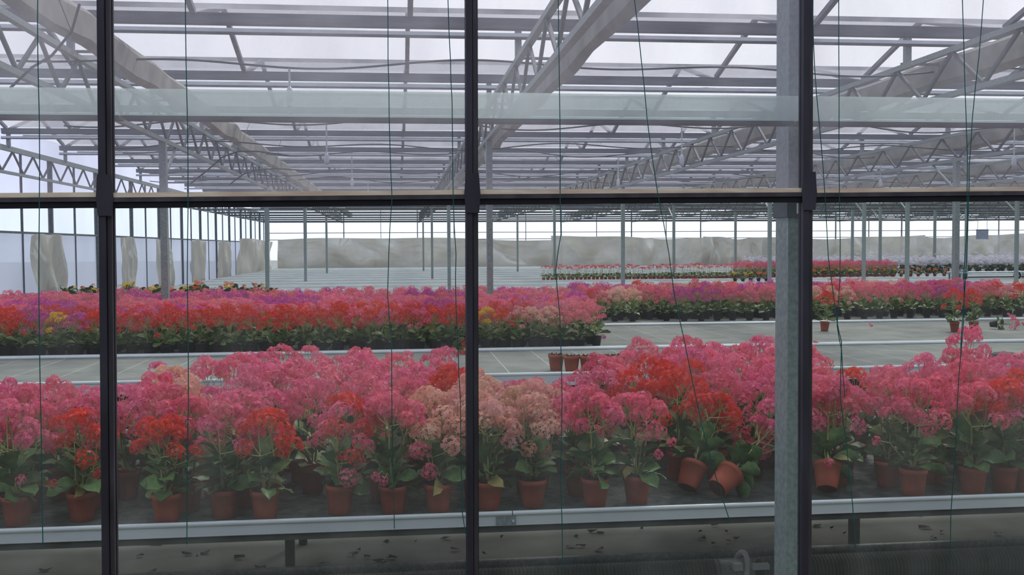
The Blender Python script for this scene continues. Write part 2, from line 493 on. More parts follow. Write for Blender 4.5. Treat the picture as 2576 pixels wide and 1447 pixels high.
# folded shade screens lying along the trusses
for ti in range(1, len(TX) - 1):
    X = TX[ti]
    m = MB(); n = 70
    y0, y1 = 3.3, FARY - 0.6
    vs, fs = [], []
    prof = [(.39, 1.86), (.42, 1.895), (.50, 1.895), (.53, 1.85), (.515, 1.66), (.46, 1.61), (.40, 1.66)]
    P = len(prof)
    for i in range(n + 1):
        y = y0 + (y1 - y0) * i / n
        a = .02 * math.sin(i * 1.9 + ti) + random.uniform(-.015, .015)
        c = .022 * math.sin(i * 2.6 + 2 * ti)
        for j, (px, pz) in enumerate(prof):
            vs.append((X + px + (c if j in (2, 3, 4) else 0), y, EYE + pz + (a if j in (3, 4, 5) else a * .4)))
    for i in range(n):
        for j in range(P):
            fs.append((i * P + j, i * P + (j + 1) % P, (i + 1) * P + (j + 1) % P, (i + 1) * P + j))
    m.add(vs, fs, 0, False)
    m.add(vs[:P], [tuple(range(P))]); m.add(vs[-P:], [tuple(range(P))[::-1]])
    for y in [v + .12 for v in GYS[1:-1]]:
        m.box((X - .01, y - .012, EYE + 1.822), (X + .46, y + .012, EYE + 1.846))
    m.build('shade_screen', 'shade_cloth', label='grey shade screen bunched along the %s roof truss from the left wall' % ORD[ti], category='screen')

for gi, y in enumerate(GYS):
    g = thing('roof_gutter', '%s roof gutter counted from the front glass' % ORD[gi], 'gutter', (0, y, GUT), kind='structure')
    x0, x1 = LEFTX - .1, RIGHTX + .1
    m = MB()
    m.add([(x0, -.05, .02), (x0, .05, .02), (x0, .075, .115), (x0, -.075, .115), (x1, -.05, .02), (x1, .05, .02), (x1, .075, .115), (x1, -.075, .115)],
          [(0, 1, 2, 3), (7, 6, 5, 4), (0, 4, 5, 1), (1, 5, 6, 2), (2, 6, 7, 3), (3, 7, 4, 0)])
    m.build('gutter_trough', 'gutter_grey', g)
    m = MB(); m.box((x0, -.07, -.06), (x1, -.02, -.025)); m.build('purlin', 'purlin_light', g)
    m = MB(); m.box((x0, -.08, -.075), (x1, -.01, -.0605)); m.build('purlin_foot', 'galvanised_dark', g)
    if gi >= 8:
        for f in ((.3, 1.35, 2.4) if gi < len(GYS) - 1 else (-.35, -.75)):
            m = MB(); m.box((x0 + .2, f - .02, HB - GUT - .03 + .03 * (f > 2)), (x1 - .2, f + .02, HB - GUT + .004 + .03 * (f > 2))); m.build('tie_bar', 'galvanised_dark', g)
    for X in TX[: (12 if gi < 12 else 0)]:
        m = MB(); m.box((X - .03, -.02, HT - GUT), (X + .03, .04, .02)); m.build('gutter_post', 'galvanised', g)
for gi, y in enumerate(GYS[1:-1]):
    m = MB()
    m.tube([(LEFTX + .2, y + .16, GUT + .0), (RIGHTX - .2, y + .16, GUT + .0)], .024, 8)
    for X in TX[1:-1]:
        m.box((X - .012, y + .0, GUT + .01), (X + .012, y + .17, GUT + .03))
    m.build('water_pipe', 'white_pipe', label='white pipe running beside the %s roof gutter from the front glass' % ORD[gi + 1], category='pipe')

ceiling = struct('ceiling', 'hazy greenhouse roof of film panes between thin bars')
BX = [LEFTX] + [-5.8 + 1.98 * k for k in range(22)]
BX = [x for x in BX if x < RIGHTX] + [RIGHTX]
pane_meshes = {}


def pane_mesh(w, dy, dz):
    k = (round(w, 3), round(dy, 3), round(dz, 3))
    if k not in pane_meshes:
        m = MB(); m.add([(0, 0, 0), (w, 0, 0), (w, dy, dz), (0, dy, dz)], [(0, 1, 2, 3)])
        pane_meshes[k] = m.mesh('roof_pane', 'roof_film')
    return pane_meshes[k]


bar_mesh = {}
zg = GUT + .115
for gi in range(len(GYS) - 1):
    ya, yb = GYS[gi], GYS[gi + 1]; ym = (ya + yb) / 2
    far_p, far_b = MB(), MB()
    m = MB(); m.box((LEFTX, ym - .025, RIDGE - .01), (RIGHTX, ym + .025, RIDGE + .035)); m.build('ridge_bar', 'gutter_grey', ceiling)
    for (y0, z0, y1, z1) in ((ya + .08, zg, ym, RIDGE), (ym, RIDGE, yb - .08, zg)):
        for bi in range(len(BX) - 1):
            w = BX[bi + 1] - BX[bi]
            seen = gi < 7 and BX[bi] < 0.62 * yb + 1 and BX[bi + 1] > -.42 * yb - 1
            if seen:
                link('roof_pane', pane_mesh(w, y1 - y0, z1 - z0), ceiling, (BX[bi], y0, z0 + .03))
                kk = (round(y1 - y0, 3), round(z1 - z0, 3))
                if kk not in bar_mesh:
                    q = MB(); q.beam((0, 0, 0), (0, y1 - y0, z1 - z0), .05, .05); bar_mesh[kk] = q.mesh('glazing_bar', 'gutter_grey')
                link('glazing_bar', bar_mesh[kk], ceiling, (BX[bi], y0, z0))
            else:
                far_p.add([(BX[bi], y0, z0 + .03), (BX[bi + 1], y0, z0 + .03), (BX[bi + 1], y1, z1 + .03), (BX[bi], y1, z1 + .03)], [(0, 1, 2, 3)])
                far_b.beam((BX[bi], y0, z0), (BX[bi], y1, z1), .05, .05)
    far_p.build('far_roof_panes', 'roof_film', ceiling, kind='stuff')
    far_b.build('far_glazing_bars', 'gutter_grey', ceiling, kind='stuff')

# columns: truss index and image x (depth follows from the truss line)
COLPOS = []
cols = [(1, 415), (1, 672), (1, 768), (1, 822), (2, 1232), (2, 1129.5), (2, 1087), (2, 1065), (3, 1567), (3, 1395), (4, 2404), (4, 1936), (4, 1695), (5, 2282), (5, 2173), (5, 1850), (6, 2557), (6, 2214), (6, 2144), (7, 2430), (7, 2351), (3, 1302)]
seen_cols = {}
cidx = 0
for ti, px in cols:
    X = TX[ti]
    r = ray(px, 640); Y = X * r.y / r.x
    Y = min(max(Y, 3.2), FARY - .8)
    seen_cols.setdefault(ti, []).append((Y, X)); COLPOS.append((X, Y))
for ti in sorted(seen_cols):
    for k, (Y, X) in enumerate(sorted(seen_cols[ti])):
        w = .075 if ti != 1 else .085
        c = thing('roof_column', 'slim galvanised column, %s from the front under the %s roof truss from the left wall' % (ORD[k], ORD[ti]), 'column', (X, Y, 0), kind='structure')
        m = MB(); m.box((-w / 2, -.05, 0.02), (w / 2, .05, HB)); m.build('shaft', 'galvanised', c)
        m = MB(); m.box((-.09, -.09, 0), (.09, .09, .02)); m.build('base_plate', 'galvanised_dark', c)
        if Y < 36:
            m = MB(); m.beam((0, .05, HB - .45), (0, .75, HB), .03, .03); m.build('knee_brace', 'galvanised', c)
# nearest column, just behind the glass
pc = at_y(1979, 900, 3.05)
c = thing('roof_column', 'thick galvanised column just behind the front glass beside the right black bar', 'column', (pc.x + .004, 3.05, 0), kind='structure')
m = MB(); m.box((-.001, 0, .02), (.05, .105, GUT)); m.build('shaft', 'galvanised', c)
m = MB(); m.box((-.05, -.04, 0), (.1, .14, .02)); m.build('base_plate', 'galvanised_dark', c)
zc = at_y(1975, 528, 3.04).z
m = MB(); m.box((-.008, -.008, zc - .022), (.055, .11, zc + .03)); m.build('collar', 'galvanised_dark', c, label='dark clamp collar')
m = MB(); m.box((.022, -.012, zc - .012), (.032, -.007, zc + .02)); m.build('clamp_bolt', 'white_aluminium', c)

# ------------------------------------------------------------------ left wall and far wall
wall_left = struct('wall_left', 'side wall of film panes between grey posts on the left')
POSTY = [2.85] + [5.85 + 3.13 * k - .05 for k in range(16)] + [FARY]
ZW = HT
for i, y in enumerate(POSTY):
    m = MB(); m.box((LEFTX - .1, y - .04, 0), (LEFTX - .02, y + .04, ZW)); m.build('wall_post', 'galvanised_dark', wall_left)
    if i < len(POSTY) - 1:
        y1 = POSTY[i + 1]; ym = (y + y1) / 2
        m = MB(); m.box((LEFTX - .09, ym - .016, 0), (LEFTX - .05, ym + .016, ZW)); m.build('wall_mullion', 'galvanised_dark', wall_left)
        for a, c2 in ((y, ym), (ym, y1)):
            for z0, z1 in ((0.05, EYE + .33), (EYE + .33, GUT + .15)):
                m = MB(); m.add([(LEFTX - .07, a, z0), (LEFTX - .07, c2, z0), (LEFTX - .07, c2, z1), (LEFTX - .07, a, z1)], [(0, 1, 2, 3)])
                m.build('wall_pane', 'wall_film_low' if z0 < 1 else 'wall_film', wall_left)
m = MB(); m.box((LEFTX - .06, 2.85, EYE + .305), (LEFTX + .0, FARY, EYE + .345)); m.build('wall_rail', 'galvanised_dark', wall_left)
m = MB(); m.box((LEFTX - .1, 2.85, ZW - .03), (LEFTX, FARY, ZW + .05)); m.build('wall_plate', 'galvanised', wall_left)
m = MB(); m.box((LEFTX - .1, 2.85, 0), (LEFTX, FARY, .45)); m.build('base_wall', 'knee_wall', wall_left)

wall_far = struct('wall_back', 'far end wall of clear panes between thin posts')
xs = [LEFTX + 2.0 * k for k in range(23)]
xs[-1] = RIGHTX
for i, x in enumerate(xs):
    w = .05 if i % 2 == 0 else .03
    m = MB(); m.box((x - w / 2, FARY, 0), (x + w / 2, FARY + .08, GUT + .2)); m.build('wall_post', 'galvanised_dark', wall_far)
    if i < len(xs) - 1:
        m = MB(); m.add([(x, FARY + .04, .1), (xs[i + 1], FARY + .04, .1), (xs[i + 1], FARY + .04, GUT + .4), (x, FARY + .04, GUT + .4)], [(0, 1, 2, 3)])
        m.build('wall_pane', 'wall_film', wall_far)
for z in (EYE + .82, EYE + .45):
    m = MB(); m.box((LEFTX, FARY - .02, z), (RIGHTX, FARY + .03, z + .035)); m.build('wall_rail', 'galvanised_dark', wall_far)
m = MB(); m.box((LEFTX, FARY - .02, 0), (RIGHTX, FARY + .06, .4)); m.build('base_wall', 'knee_wall', wall_far)
wall_right = struct('wall_right', 'side wall of film panes far off on the right')
m = MB(); m.add([(RIGHTX + .1, 2.85, 0.3), (RIGHTX + .1, FARY, .3), (RIGHTX + .1, FARY, GUT + .2), (RIGHTX + .1, 2.85, GUT + .2)], [(0, 1, 2, 3)]); m.build('wall_pane', 'wall_film', wall_right)
m = MB(); m.box((RIGHTX + .05, 2.85, 0), (RIGHTX + .15, FARY, .4)); m.build('base_wall', 'knee_wall', wall_right)


# ------------------------------------------------------------------ plastic sheets
def sheet(label, path, ztop, zbot, nz=10, fold=.08, seed=0, thick=.01):
    """path: list of (x, y) along which the sheet hangs; ztop(u) gives the height of its upper edge"""
    rs = random.Random(seed)
    n = len(path)
    ph = [rs.uniform(0, 6.28) for _ in range(6)]
    creases = [(rs.uniform(0, .8), rs.uniform(-.1, .35), rs.uniform(.2, .5) * fold * rs.choice((-2, 2))) for _ in range(5)]
    vs, fs = [], []
    for side in (0, 1):
        for j in range(nz + 1):
            v = j / nz
            for i, (x, y, nx, ny) in enumerate(path):
                u = i / (n - 1)
                zt = ztop(u)
                d = fold * (math.sin(7 * u + ph[0] + 2.2 * v) * .5 + math.sin(17 * u + ph[1] - 5 * v) * .35 + math.sin(33 * u + 9 * v + ph[2]) * .22)
                for c0, cs, ca in creases:
                    d += ca * math.exp(-((u - c0 - cs * v) * 26) ** 2)
                d *= (.35 + .65 * math.sin(PI * min(1, v * 1.1)))
                d += side * thick
                vs.append((x + nx * d, y + ny * d, zt + (zbot(u) - zt) * v))
    M = n * (nz + 1)
    for j in range(nz):
        for i in range(n - 1):
            a = j * n + i
            fs.append((a, a + 1, a + n + 1, a + n)); fs.append((M + a, M + a + n, M + a + n + 1, M + a + 1))
    m = MB(); m.add(vs, fs, 0, True)
    # closed edges
    rim = [i for i in range(n - 1)]
    m.add([vs[i] for i in range(n)] + [vs[M + i] for i in range(n)], [(i, n + i, n + i + 1, i + 1) for i in rim])
    m.build('plastic_sheet', 'plastic_film', label=label, category='plastic sheet')


side_specs = [(95, 1.5, 'widest gathered plastic sheet on the left wall, nearest the front glass'),
              (300, 1.1, 'gathered plastic sheet on the left wall just right of the left black bar'),
              (394, 1.6, 'folded plastic sheet on the left wall just left of the first slim column'),
              (484, 2.2, 'bulging plastic sheet on the left wall just right of the first slim column'),
              (551, 2.6, 'narrow bulging plastic sheet on the left wall, second from the far corner sheet')]
for i, (px, wd, lab) in enumerate(side_specs):
    r = ray(px, 640); Y = LEFTX * r.y / r.x
    n = 16
    path = []
    for k in range(n):
        u = k / (n - 1)
        path.append((LEFTX + .20, Y - wd * .55 + wd * 1.1 * u, 1, 0))
    sheet(lab, path, lambda u, i=i: EYE + .31 - .10 * (abs(u - .55) ** 1.5) + .02 * math.sin(9 * u + i), lambda u: .004, fold=.12, seed=i)
path = [(LEFTX + .24, 43.8 + 11.75 * k / 25, 1, 0) for k in range(26)]
sheet('plastic sheet on the left wall ending in a slanted fold at the far corner', path, lambda u: EYE + .42 + .05 * math.sin(5 * u), lambda u: .004, fold=.2, seed=9)
far_spec = [(LEFTX + .5, 8.7, 'long beige plastic sheet on the far wall from the left corner to the middle', .47),
            (8.4, 17.4, 'beige plastic sheet on the far wall with one bright slanting crease', .52),
            (17.1, 20.8, 'darker square stretch of plastic sheet on the far wall behind the thick column', .50),
            (20.5, 30.1, 'wrinkled beige plastic sheet on the far wall right of the thick column', .48),
            (29.8, 36.8, 'glossy creased plastic sheet on the far wall at the right edge', .52)]
for i, (xa, xb3, lab, top) in enumerate(far_spec):
    n = 90
    path = [(xa + (xb3 - xa) * k / (n - 1), FARY - (.42, .78)[i % 2], 0, -1) for k in range(n)]
    sheet(lab, path, lambda u, i=i, top=top: EYE + top + .09 * math.sin(4.5 * u + i) + .035 * math.sin(13 * u + 2 * i), lambda u: .004, nz=14, fold=.3, seed=20 + i)

# ------------------------------------------------------------------ benches
BZ = EYE - 1.075                               # height of the bench surface
B1Y0, B1Y1 = 4.0, 6.15
B1X0, B1X1 = -3.4, 5.4


def leg_frame(bench, x, y0, y1, zt):
    for y in (y0, y1):
        m = MB(); m.box((x - .022, y - .022, 0), (x + .022, y + .022, zt)); m.build('leg', 'bench_angle', bench)
    m = MB(); m.box((x - .02, y0, zt - .05), (x + .02, y1, zt - .01)); m.build('cross_bar', 'bench_angle', bench)


bench = thing('flower_bench', 'nearest flower bench with a wire grid top and white front rail', 'bench')
jx = at_y(1289, 1290, B1Y0).x                  # seam in the front rail
zl = EYE - 1.0588
for i, (xa, xb4) in enumerate(((B1X0, jx - .002), (jx + .002, B1X1))):
    m = MB()
    m.box((xa, B1Y0, zl - .062), (xb4, B1Y0 + .012, zl - .010))
    m.tube([(xa, B1Y0 + .004, zl - .008), (xb4, B1Y0 + .004, zl - .008)], .0105, 10)
    m.box((xa, B1Y0, zl - .062), (xb4, B1Y0 + .05, zl - .056))
    m.build('front_rail', 'white_aluminium', bench)
m = MB(); m.box((B1X0, B1Y0 + .012, zl - .085), (B1X1, B1Y0 + .055, zl - .0622)); m.build('angle_iron', 'bench_angle', bench)
pl0, pl1 = at_y(1248, 1310, B1Y0), at_y(1298, 1310, B1Y0)
m = MB(); m.box((pl0.x, B1Y0 - .004, zl - .056), (pl1.x, B1Y0 - .0002, zl - .016)); m.build('splice_plate', 'galvanised', bench)
m = MB(); sx = at_y(1291, 1310, B1Y0)
m.tube([(sx.x, B1Y0 - .008, sx.z), (sx.x, B1Y0 - .002, sx.z)], .005, 8); m.build('screw', 'white_aluminium', bench)
m = MB(); m.box((B1X0, B1Y1 - .012, zl - .06), (B1X1, B1Y1, zl)); m.build('back_rail', 'white_aluminium', bench)
for nm, x in (('end_rail', B1X0), ('end_rail', B1X1)):
    m = MB(); m.box((x - .012, B1Y0, zl - .06), (x, B1Y1, zl)); m.build(nm, 'white_aluminium', bench)
m = MB()
y = B1Y0 + .024
while y < B1Y1 - .02:
    m.box((B1X0, y - .0032, BZ - .005), (B1X1, y + .0032, BZ)); y += .0155
x = B1X0 + .1
while x < B1X1:
    m.box((x - .003, B1Y0 + .014, BZ - .011), (x + .003, B1Y1 - .014, BZ - .0052)); x += .10
m.build('wire_grid', 'wire_grey', bench, kind='stuff')
for x in (-3.3, -.54, 2.36, 5.2):
    leg_frame(bench, x, B1Y0 + 1.02, B1Y1 - .45, BZ - .03)
m = MB()
for y in (B1Y0 + 1.02, B1Y1 - .45):
    m.box((B1X0, y - .02, BZ - .05), (B1X1, y + .02, BZ - .012))
m.build('side_beam', 'bench_angle', bench)
m = MB(); m.beam((2.40, B1Y1 - .45, .10), (1.95, B1Y1 - .45, BZ - .05), .025, .025); m.build('brace', 'bench_angle', bench)

BENCHES = [(8.36, 10.42, -6.5, 12.5, 'flat grey'), (10.50, 13.50, -6.5, 14.5, 'flat grey'), (13.58, 16.98, -6.5, 15.5, 'flat grey')]
yy = 17.06
while yy < 54:
    BENCHES.append((yy, yy + 2.25, -6.5, min(36, .62 * yy + 6), 'pale'))
    yy += 2.965
for bi, (y0, y1, x0, x1, look) in enumerate(BENCHES):
    lab = '%s flower bench from the front, %s top between white rails' % (ORD[bi + 1], 'empty grey mat' if bi == 0 else ('grey mat' if bi < 3 else 'pale'))
    B = thing('flower_bench', lab, 'bench')
    for nm, ya in (('front_rail', y0), ('back_rail', y1)):
        m = MB()
        if nm == 'front_rail':
            m.box((x0, ya, zl - .10), (x1, ya + .02, zl - .012)); m.tube([(x0, ya + .01, zl - .004), (x1, ya + .01, zl - .004)], .016, 8)
        else:
            m.box((x0, ya - .02, zl - .09), (x1, ya, zl - .012)); m.tube([(x0, ya - .01, zl - .004), (x1, ya - .01, zl - .004)], .016, 8)
        m.build(nm, 'white_aluminium', B)
    m = MB(); m.box((x0, y0 + .02, BZ - .03), (x1, y1 - .02, BZ)); m.build('bench_top', 'bench_mat' if bi < 3 else 'bench_far', B)
    if bi < 3:
        m = MB()
        x = x0 + .3
        while x < x1:
            m.box((x - .006, y0 + .03, BZ), (x + .006, y1 - .03, BZ + .0015)); x += .42
        for f in (.33, .66):
            y = y0 + (y1 - y0) * f
            m.box((x0, y - .005, BZ), (x1, y + .005, BZ + .0012))
        m.build('mat_seams', 'mat_line', B)
    else:
        m = MB()
        for f in (.25, .5, .75):
            y = y0 + (y1 - y0) * f
            m.box((x0, y - .05, BZ), (x1, y + .05, BZ + .012))
        m.build('cross_ribs', 'white_aluminium', B)
    nleg = 4 if bi < 3 else 3
    for k in range(nleg):
        leg_frame(B, x0 + .5 + (x1 - x0 - 1) * k / (nleg - 1), y0 + .4, y1 - .4, BZ - .03)

# pipes on the floor under the nearest bench
PY = 4.68
m = MB()
cl = at_y(1860, 1425, PY)


def corr(m, xa, xb5, r0, r1, pitch):
    prof = []
    n = int((xb5 - xa) / pitch)
    nseg = 12
    vs, fs = [], []
    idx = 0
    for i in range(n):
        for rr, o2 in ((r0, 0), (r1, .25), (r1, .6), (r0, .85)):
            x = xa + (i + o2) * pitch
            for k in range(nseg):
                t = 2 * PI * k / nseg
                vs.append((x, PY + rr * math.cos(t), .075 + rr * math.sin(t)))
            idx += 1
    for i in range(idx - 1):
        for k in range(nseg):
            fs.append((i * nseg + k, i * nseg + (k + 1) % nseg, (i + 1) * nseg + (k + 1) % nseg, (i + 1) * nseg + k))
    m.add(vs, fs, 0, True)


ct = thing('corrugated_pipe', 'green-grey corrugated pipe lying on the floor under the nearest bench', 'pipe')
m = MB(); corr(m, -2.6, cl.x - .10, .062, .072, .018); m.build('corrugated_hose', 'corrugated', ct)
m = MB(); corr(m, cl.x + .10, 4.6, .062, .072, .018); m.build('corrugated_hose', 'corrugated', ct)
m = MB(); m.tube([(cl.x - .13, PY, .075), (cl.x + .05, PY, .075)], .069, 14); m.build('coupling', 'galvanised', ct)
m = MB()
cv = [(cl.x + .0 + .10 * math.sin(t) * .25, PY + .092 * math.cos(t), .078 + .092 * math.sin(t)) for t in [2 * PI * k / 18 for k in range(19)]]
m.tube(cv, .013, 6); m.build('clamp_ring', 'white_aluminium', ct)
m = MB(); m.box((cl.x - .06, PY - .11, .12), (cl.x - .02, PY - .07, .15)); m.box((cl.x + .03, PY - .11, .12), (cl.x + .11, PY - .08, .145)); m.build('clamp_bolt', 'white_aluminium', ct)
for x in (-1.5, 0.3, 2.2, 3.6):
    m = MB(); m.box((x - .02, PY - .06, 0), (x + .02, PY + .06, .012)); m.build('pipe_foot', 'bench_angle', ct)
m = MB(); m.tube([(-3, 4.88, .105), (5, 4.88, .105)], .024, 10)
for x in (-1.6, 0, 1.4, 3.0):
    m.box((x - .015, 4.86, 0), (x + .015, 4.90, .09))
m.build('heating_pipe', 'galvanised', label='smooth grey pipe behind the corrugated pipe under the nearest bench', category='pipe')
m = MB()
for k in range(150):
    x, y = random.uniform(-2.0, 3.4), random.uniform(5.0, 6.6)
    r = random.uniform(.008, .05); a = random.uniform(0, 6.3)
    vs = [(x + r * math.cos(a + t) * random.uniform(.4, 1.2), y + r * .6 * math.sin(a + t) * random.uniform(.4, 1.2), .004 + random.uniform(0, .02)) for t in (0, 1.1, 2.2, 3.2, 4.3, 5.3)]
    m.add(vs, [(0, 1, 2, 3), (0, 3, 4, 5)])
m.build('fallen_leaves', 'litter', kind='stuff', label='dry fallen leaves scattered over the floor under the nearest bench', category='leaf litter')


# ------------------------------------------------------------------ plant pieces
def pot_mesh(name, mat, r=.060, h=.116, hole=False, n=20):
    m = MB()
    rb = r * .73
    prof = [(rb * .55, .012), (rb * .9, .012), (rb * .94, 0), (rb, .002), (rb + (r * .93 - rb) * .3, h * .30), (rb + (r * .93 - rb) * .3 + .0012, h * .32), (r * .93, h * .82), (r * .99, h * .83), (r, h), (r * .95, h), (r * .9, h * .86)]
    m.lathe(prof, n)
    m.disc(rb * .55, .012, n, 1, up=False)
    if hole:
        m.lathe([(rb * .80, -.0005), (rb * .3, .02), (0.001, .03)], n, 1)
        m.disc(rb * .83, -.0006, n, 1, up=False)
    return m.mesh(name, [mat, 'terracotta_dark'])


def soil_mesh(r=.055, z=.1):
    m = MB(); m.disc(r * .94, z, 14)
    return m.mesh('soil', 'soil')


def floret(r, npet=5, inner=True):
    V, T = [(0, 0, -.15 * r)], []
    for k in range(npet):
        t = 2 * PI * k / npet
        b = len(V)
        for dt2, rr, zz in ((-.5, .62, .10), (0, 1.0, .0), (.5, .62, .10)):
            V.append((r * rr * math.cos(t + dt2), r * rr * math.sin(t + dt2), zz * r))
        T += [(0, b, b + 1), (0, b + 1, b + 2)]
    if inner:
        c = len(V); V.append((0, 0, .12 * r))
        for k in range(3):
            t = 2 * PI * k / 3 + .5
            b = len(V)
            for dt2, rr, zz in ((-.6, .38, .34), (0, .55, .30), (.6, .38, .34)):
                V.append((r * rr * math.cos(t + dt2), r * rr * math.sin(t + dt2), zz * r))
            T += [(c, b, b + 1), (c, b + 1, b + 2)]
    return np.array(V), np.array(T)


FL_FULL = floret(1.0, 5, True)
FL_MID = floret(1.0, 5, False)
FL_LOW = floret(1.0, 4, False)


def basis(nv, rng):
    nv = nv / np.linalg.norm(nv)
    a = rng.normal(size=3); a -= nv * a.dot(nv); a /= np.linalg.norm(a)
    return np.stack([a, np.cross(nv, a), nv], axis=1)


def head_arrays(rng, R, n, fr, fl, flat=.75):
    V, T, S = [], [], []
    fv, ft = fl
    off = 0
    ga = PI * (3 - math.sqrt(5))
    for i in range(n):
        ct2 = 1 - (i + .5) / n * 1.25
        st = math.sqrt(max(0, 1 - ct2 * ct2)); ph = i * ga + rng.normal() * .15
        nv = np.array([st * math.cos(ph), st * math.sin(ph), ct2])
        c = nv * np.array([R, R, R * flat]) * rng.uniform(.82, 1.1)
        B = basis(nv + rng.normal(size=3) * .25, rng)
        V.append((fv * fr * rng.uniform(.8, 1.15)) @ B.T + c)
        T.append(ft + off); off += len(fv)
        s = rng.uniform(0, 1)
        S.append(np.full(len(fv), s) * .8 + rng.uniform(0, .2, len(fv)))
    return np.concatenate(V), np.concatenate(T), np.concatenate(S)


HEADS = []
for k in range(7):
    rng = np.random.default_rng(100 + k)
    V, T, S = head_arrays(rng, rng.uniform(.030, .038), 30, .0112, FL_FULL)
    # short green stalks inside the dome
    pv, pt = [], []
    for j in range(7):
        a = 2 * PI * j / 7
        q = np.array([.024 * math.cos(a), .024 * math.sin(a), .006]); w = np.array([-math.sin(a), math.cos(a), 0]) * .0016
        pv += [np.array([0, 0, -.035]) - w, np.array([0, 0, -.035]) + w, q]; pt.append((3 * j, 3 * j + 1, 3 * j + 2))
    nV = len(V)
    mi = np.concatenate([np.zeros(len(T)), np.ones(len(pt))])
    me = tri_mesh('flower_head', np.concatenate([V, np.array(pv)]), np.concatenate([T, np.array(pt) + nV]), ['petal', 'stem'], mi, {'shade': ('FLOAT', np.concatenate([S, np.full(len(pv), .5)]))})
    HEADS.append(me)
SMALL_HEADS = []
for k in range(3):
    rng = np.random.default_rng(150 + k)
    V, T, S = head_arrays(rng, .019, 12, .0105, FL_FULL)
    SMALL_HEADS.append(tri_mesh('small_flower_head', V, T, ['petal'], None, {'shade': ('FLOAT', S)}))


def leaf_mesh(seed, L=.085, Wd=.052, curl=.4):
    rs = random.Random(seed)
    nl, nw = 6, 2
    rows = []
    for i in range(nl + 1):
        t = i / nl
        w = Wd * .5 * ((.14 + .86 * math.sin(PI / 2 * t / .58) ** 1.4) if t < .58 else math.sqrt(max(.01, 1 - ((t - .58) / .42) ** 2)))
        x = L * t
        bend = -curl * L * t * t * .6 + .18 * L * t
        row = []
        for j, s in enumerate((-1, -.5, 0, .5, 1)):
            wav = .004 * math.sin(i * 2.1 + s * 2 + seed)
            row.append((x, s * w * (1 + .06 * math.sin(i * 3.1 + seed)), bend + abs(s) ** 1.5 * w * .35 + wav * abs(s)))
        rows.append(row)
    vs, fs = [], []
    top = [p for r2 in rows for p in r2]
    bot = [(p[0], p[1], p[2] - (.0035 if 0 < (k % 5) < 4 else .0004)) for k, p in enumerate(top)]
    n = len(top)
    for i in range(nl):
        for j in range(4):
            a = i * 5 + j
            fs.append((a, a + 5, a + 6, a + 1)); fs.append((n + a, n + a + 1, n + a + 6, n + a + 5))
    m = MB(); m.add(top + bot, fs, 0, True)
    return m


LEAVES = [leaf_mesh(s, L=random.uniform(.085, .110), Wd=random.uniform(.060, .074), curl=random.uniform(.2, .9)).mesh('leaf', 'leaf') for s in range(6)]
YLEAVES = [leaf_mesh(s + 30, L=.08, Wd=.042, curl=1.1).mesh('leaf', 'leaf_yellow') for s in range(2)]


def low_leaf(L, Wd, curl):
    pts = []
    for t, w in ((0, .15), (.4, .8), (.75, 1.0), (1, .3)):
        z = .2 * L * t - curl * L * t * t * .6
        pts += [(L * t, -w * Wd / 2, z + w * Wd * .12), (L * t, 0, z), (L * t, w * Wd / 2, z + w * Wd * .12)]
    T = []
    for i in range(3):
        for j in range(2):
            a = i * 3 + j
            T += [(a, a + 3, a + 4), (a, a + 4, a + 1)]
    return np.array(pts), np.array(T)


def rotz(a):
    c, s = math.cos(a), math.sin(a)
    return np.array([[c, -s, 0], [s, c, 0], [0, 0, 1.0]])


def rotx(a):
    c, s = math.cos(a), math.sin(a)
    return np.array([[1.0, 0, 0], [0, c, -s], [0, s, c]])


def roty(a):
    c, s = math.cos(a), math.sin(a)
    return np.array([[c, 0, s], [0, 1, 0], [-s, 0, c]])


def foliage_arrays(rng, n=16, z0=.115, z1=.21, spread=.05):
    V, T, off = [], [], 0
    for i in range(n):
        L2 = rng.uniform(.075, .11); lv, lt = low_leaf(L2, rng.uniform(.055, .072), rng.uniform(.2, 1.0))
        az = i * 2.4 + rng.normal() * .2
        f = i / n
        el = -math.radians(rng.uniform(-5, 25) + 45 * f)
        p = np.array([math.cos(az), math.sin(az), 0]) * rng.uniform(.008, spread) + np.array([0, 0, z0 + (z1 - z0) * f * rng.uniform(.7, 1.1)])
        V.append(lv @ (rotz(az) @ roty(el) @ rotx(rng.uniform(-.95, .95))).T + p); T.append(lt + off); off += len(lv)
    return np.concatenate(V), np.concatenate(T)


def stem_tris(p, q, w=.0028):
    """slim three-sided stem between two points"""
    p, q = np.array(p), np.array(q); d = q - p; d /= np.linalg.norm(d)
    a = np.cross(d, [0, 0, 1.0] if abs(d[2]) < .95 else [1.0, 0, 0]); a /= np.linalg.norm(a); bb = np.cross(d, a)
    V = [p + (a * math.cos(t) + bb * math.sin(t)) * w for t in (0, 2.094, 4.189)] + [q + (a * math.cos(t) + bb * math.sin(t)) * w * .7 for t in (0, 2.094, 4.189)]
    T = []
    for k in range(3):
        T += [(k, (k + 1) % 3, 3 + (k + 1) % 3), (k, 3 + (k + 1) % 3, 3 + k)]
    return np.array(V), np.array(T)


def bloom_points(rng, n, top=.47, low=.27, spread=.135):
    pts = []
    for i in range(n):
        r = spread * math.sqrt((i + .5) / n) * rng.uniform(.85, 1.12)
        a = i * 2.4 + rng.normal() * .25
        z = top - (top - low) * (r / spread) ** 2 * rng.uniform(.6, 1.15) + rng.normal() * .016
        pts.append((r * math.cos(a), r * math.sin(a), z))
    return pts


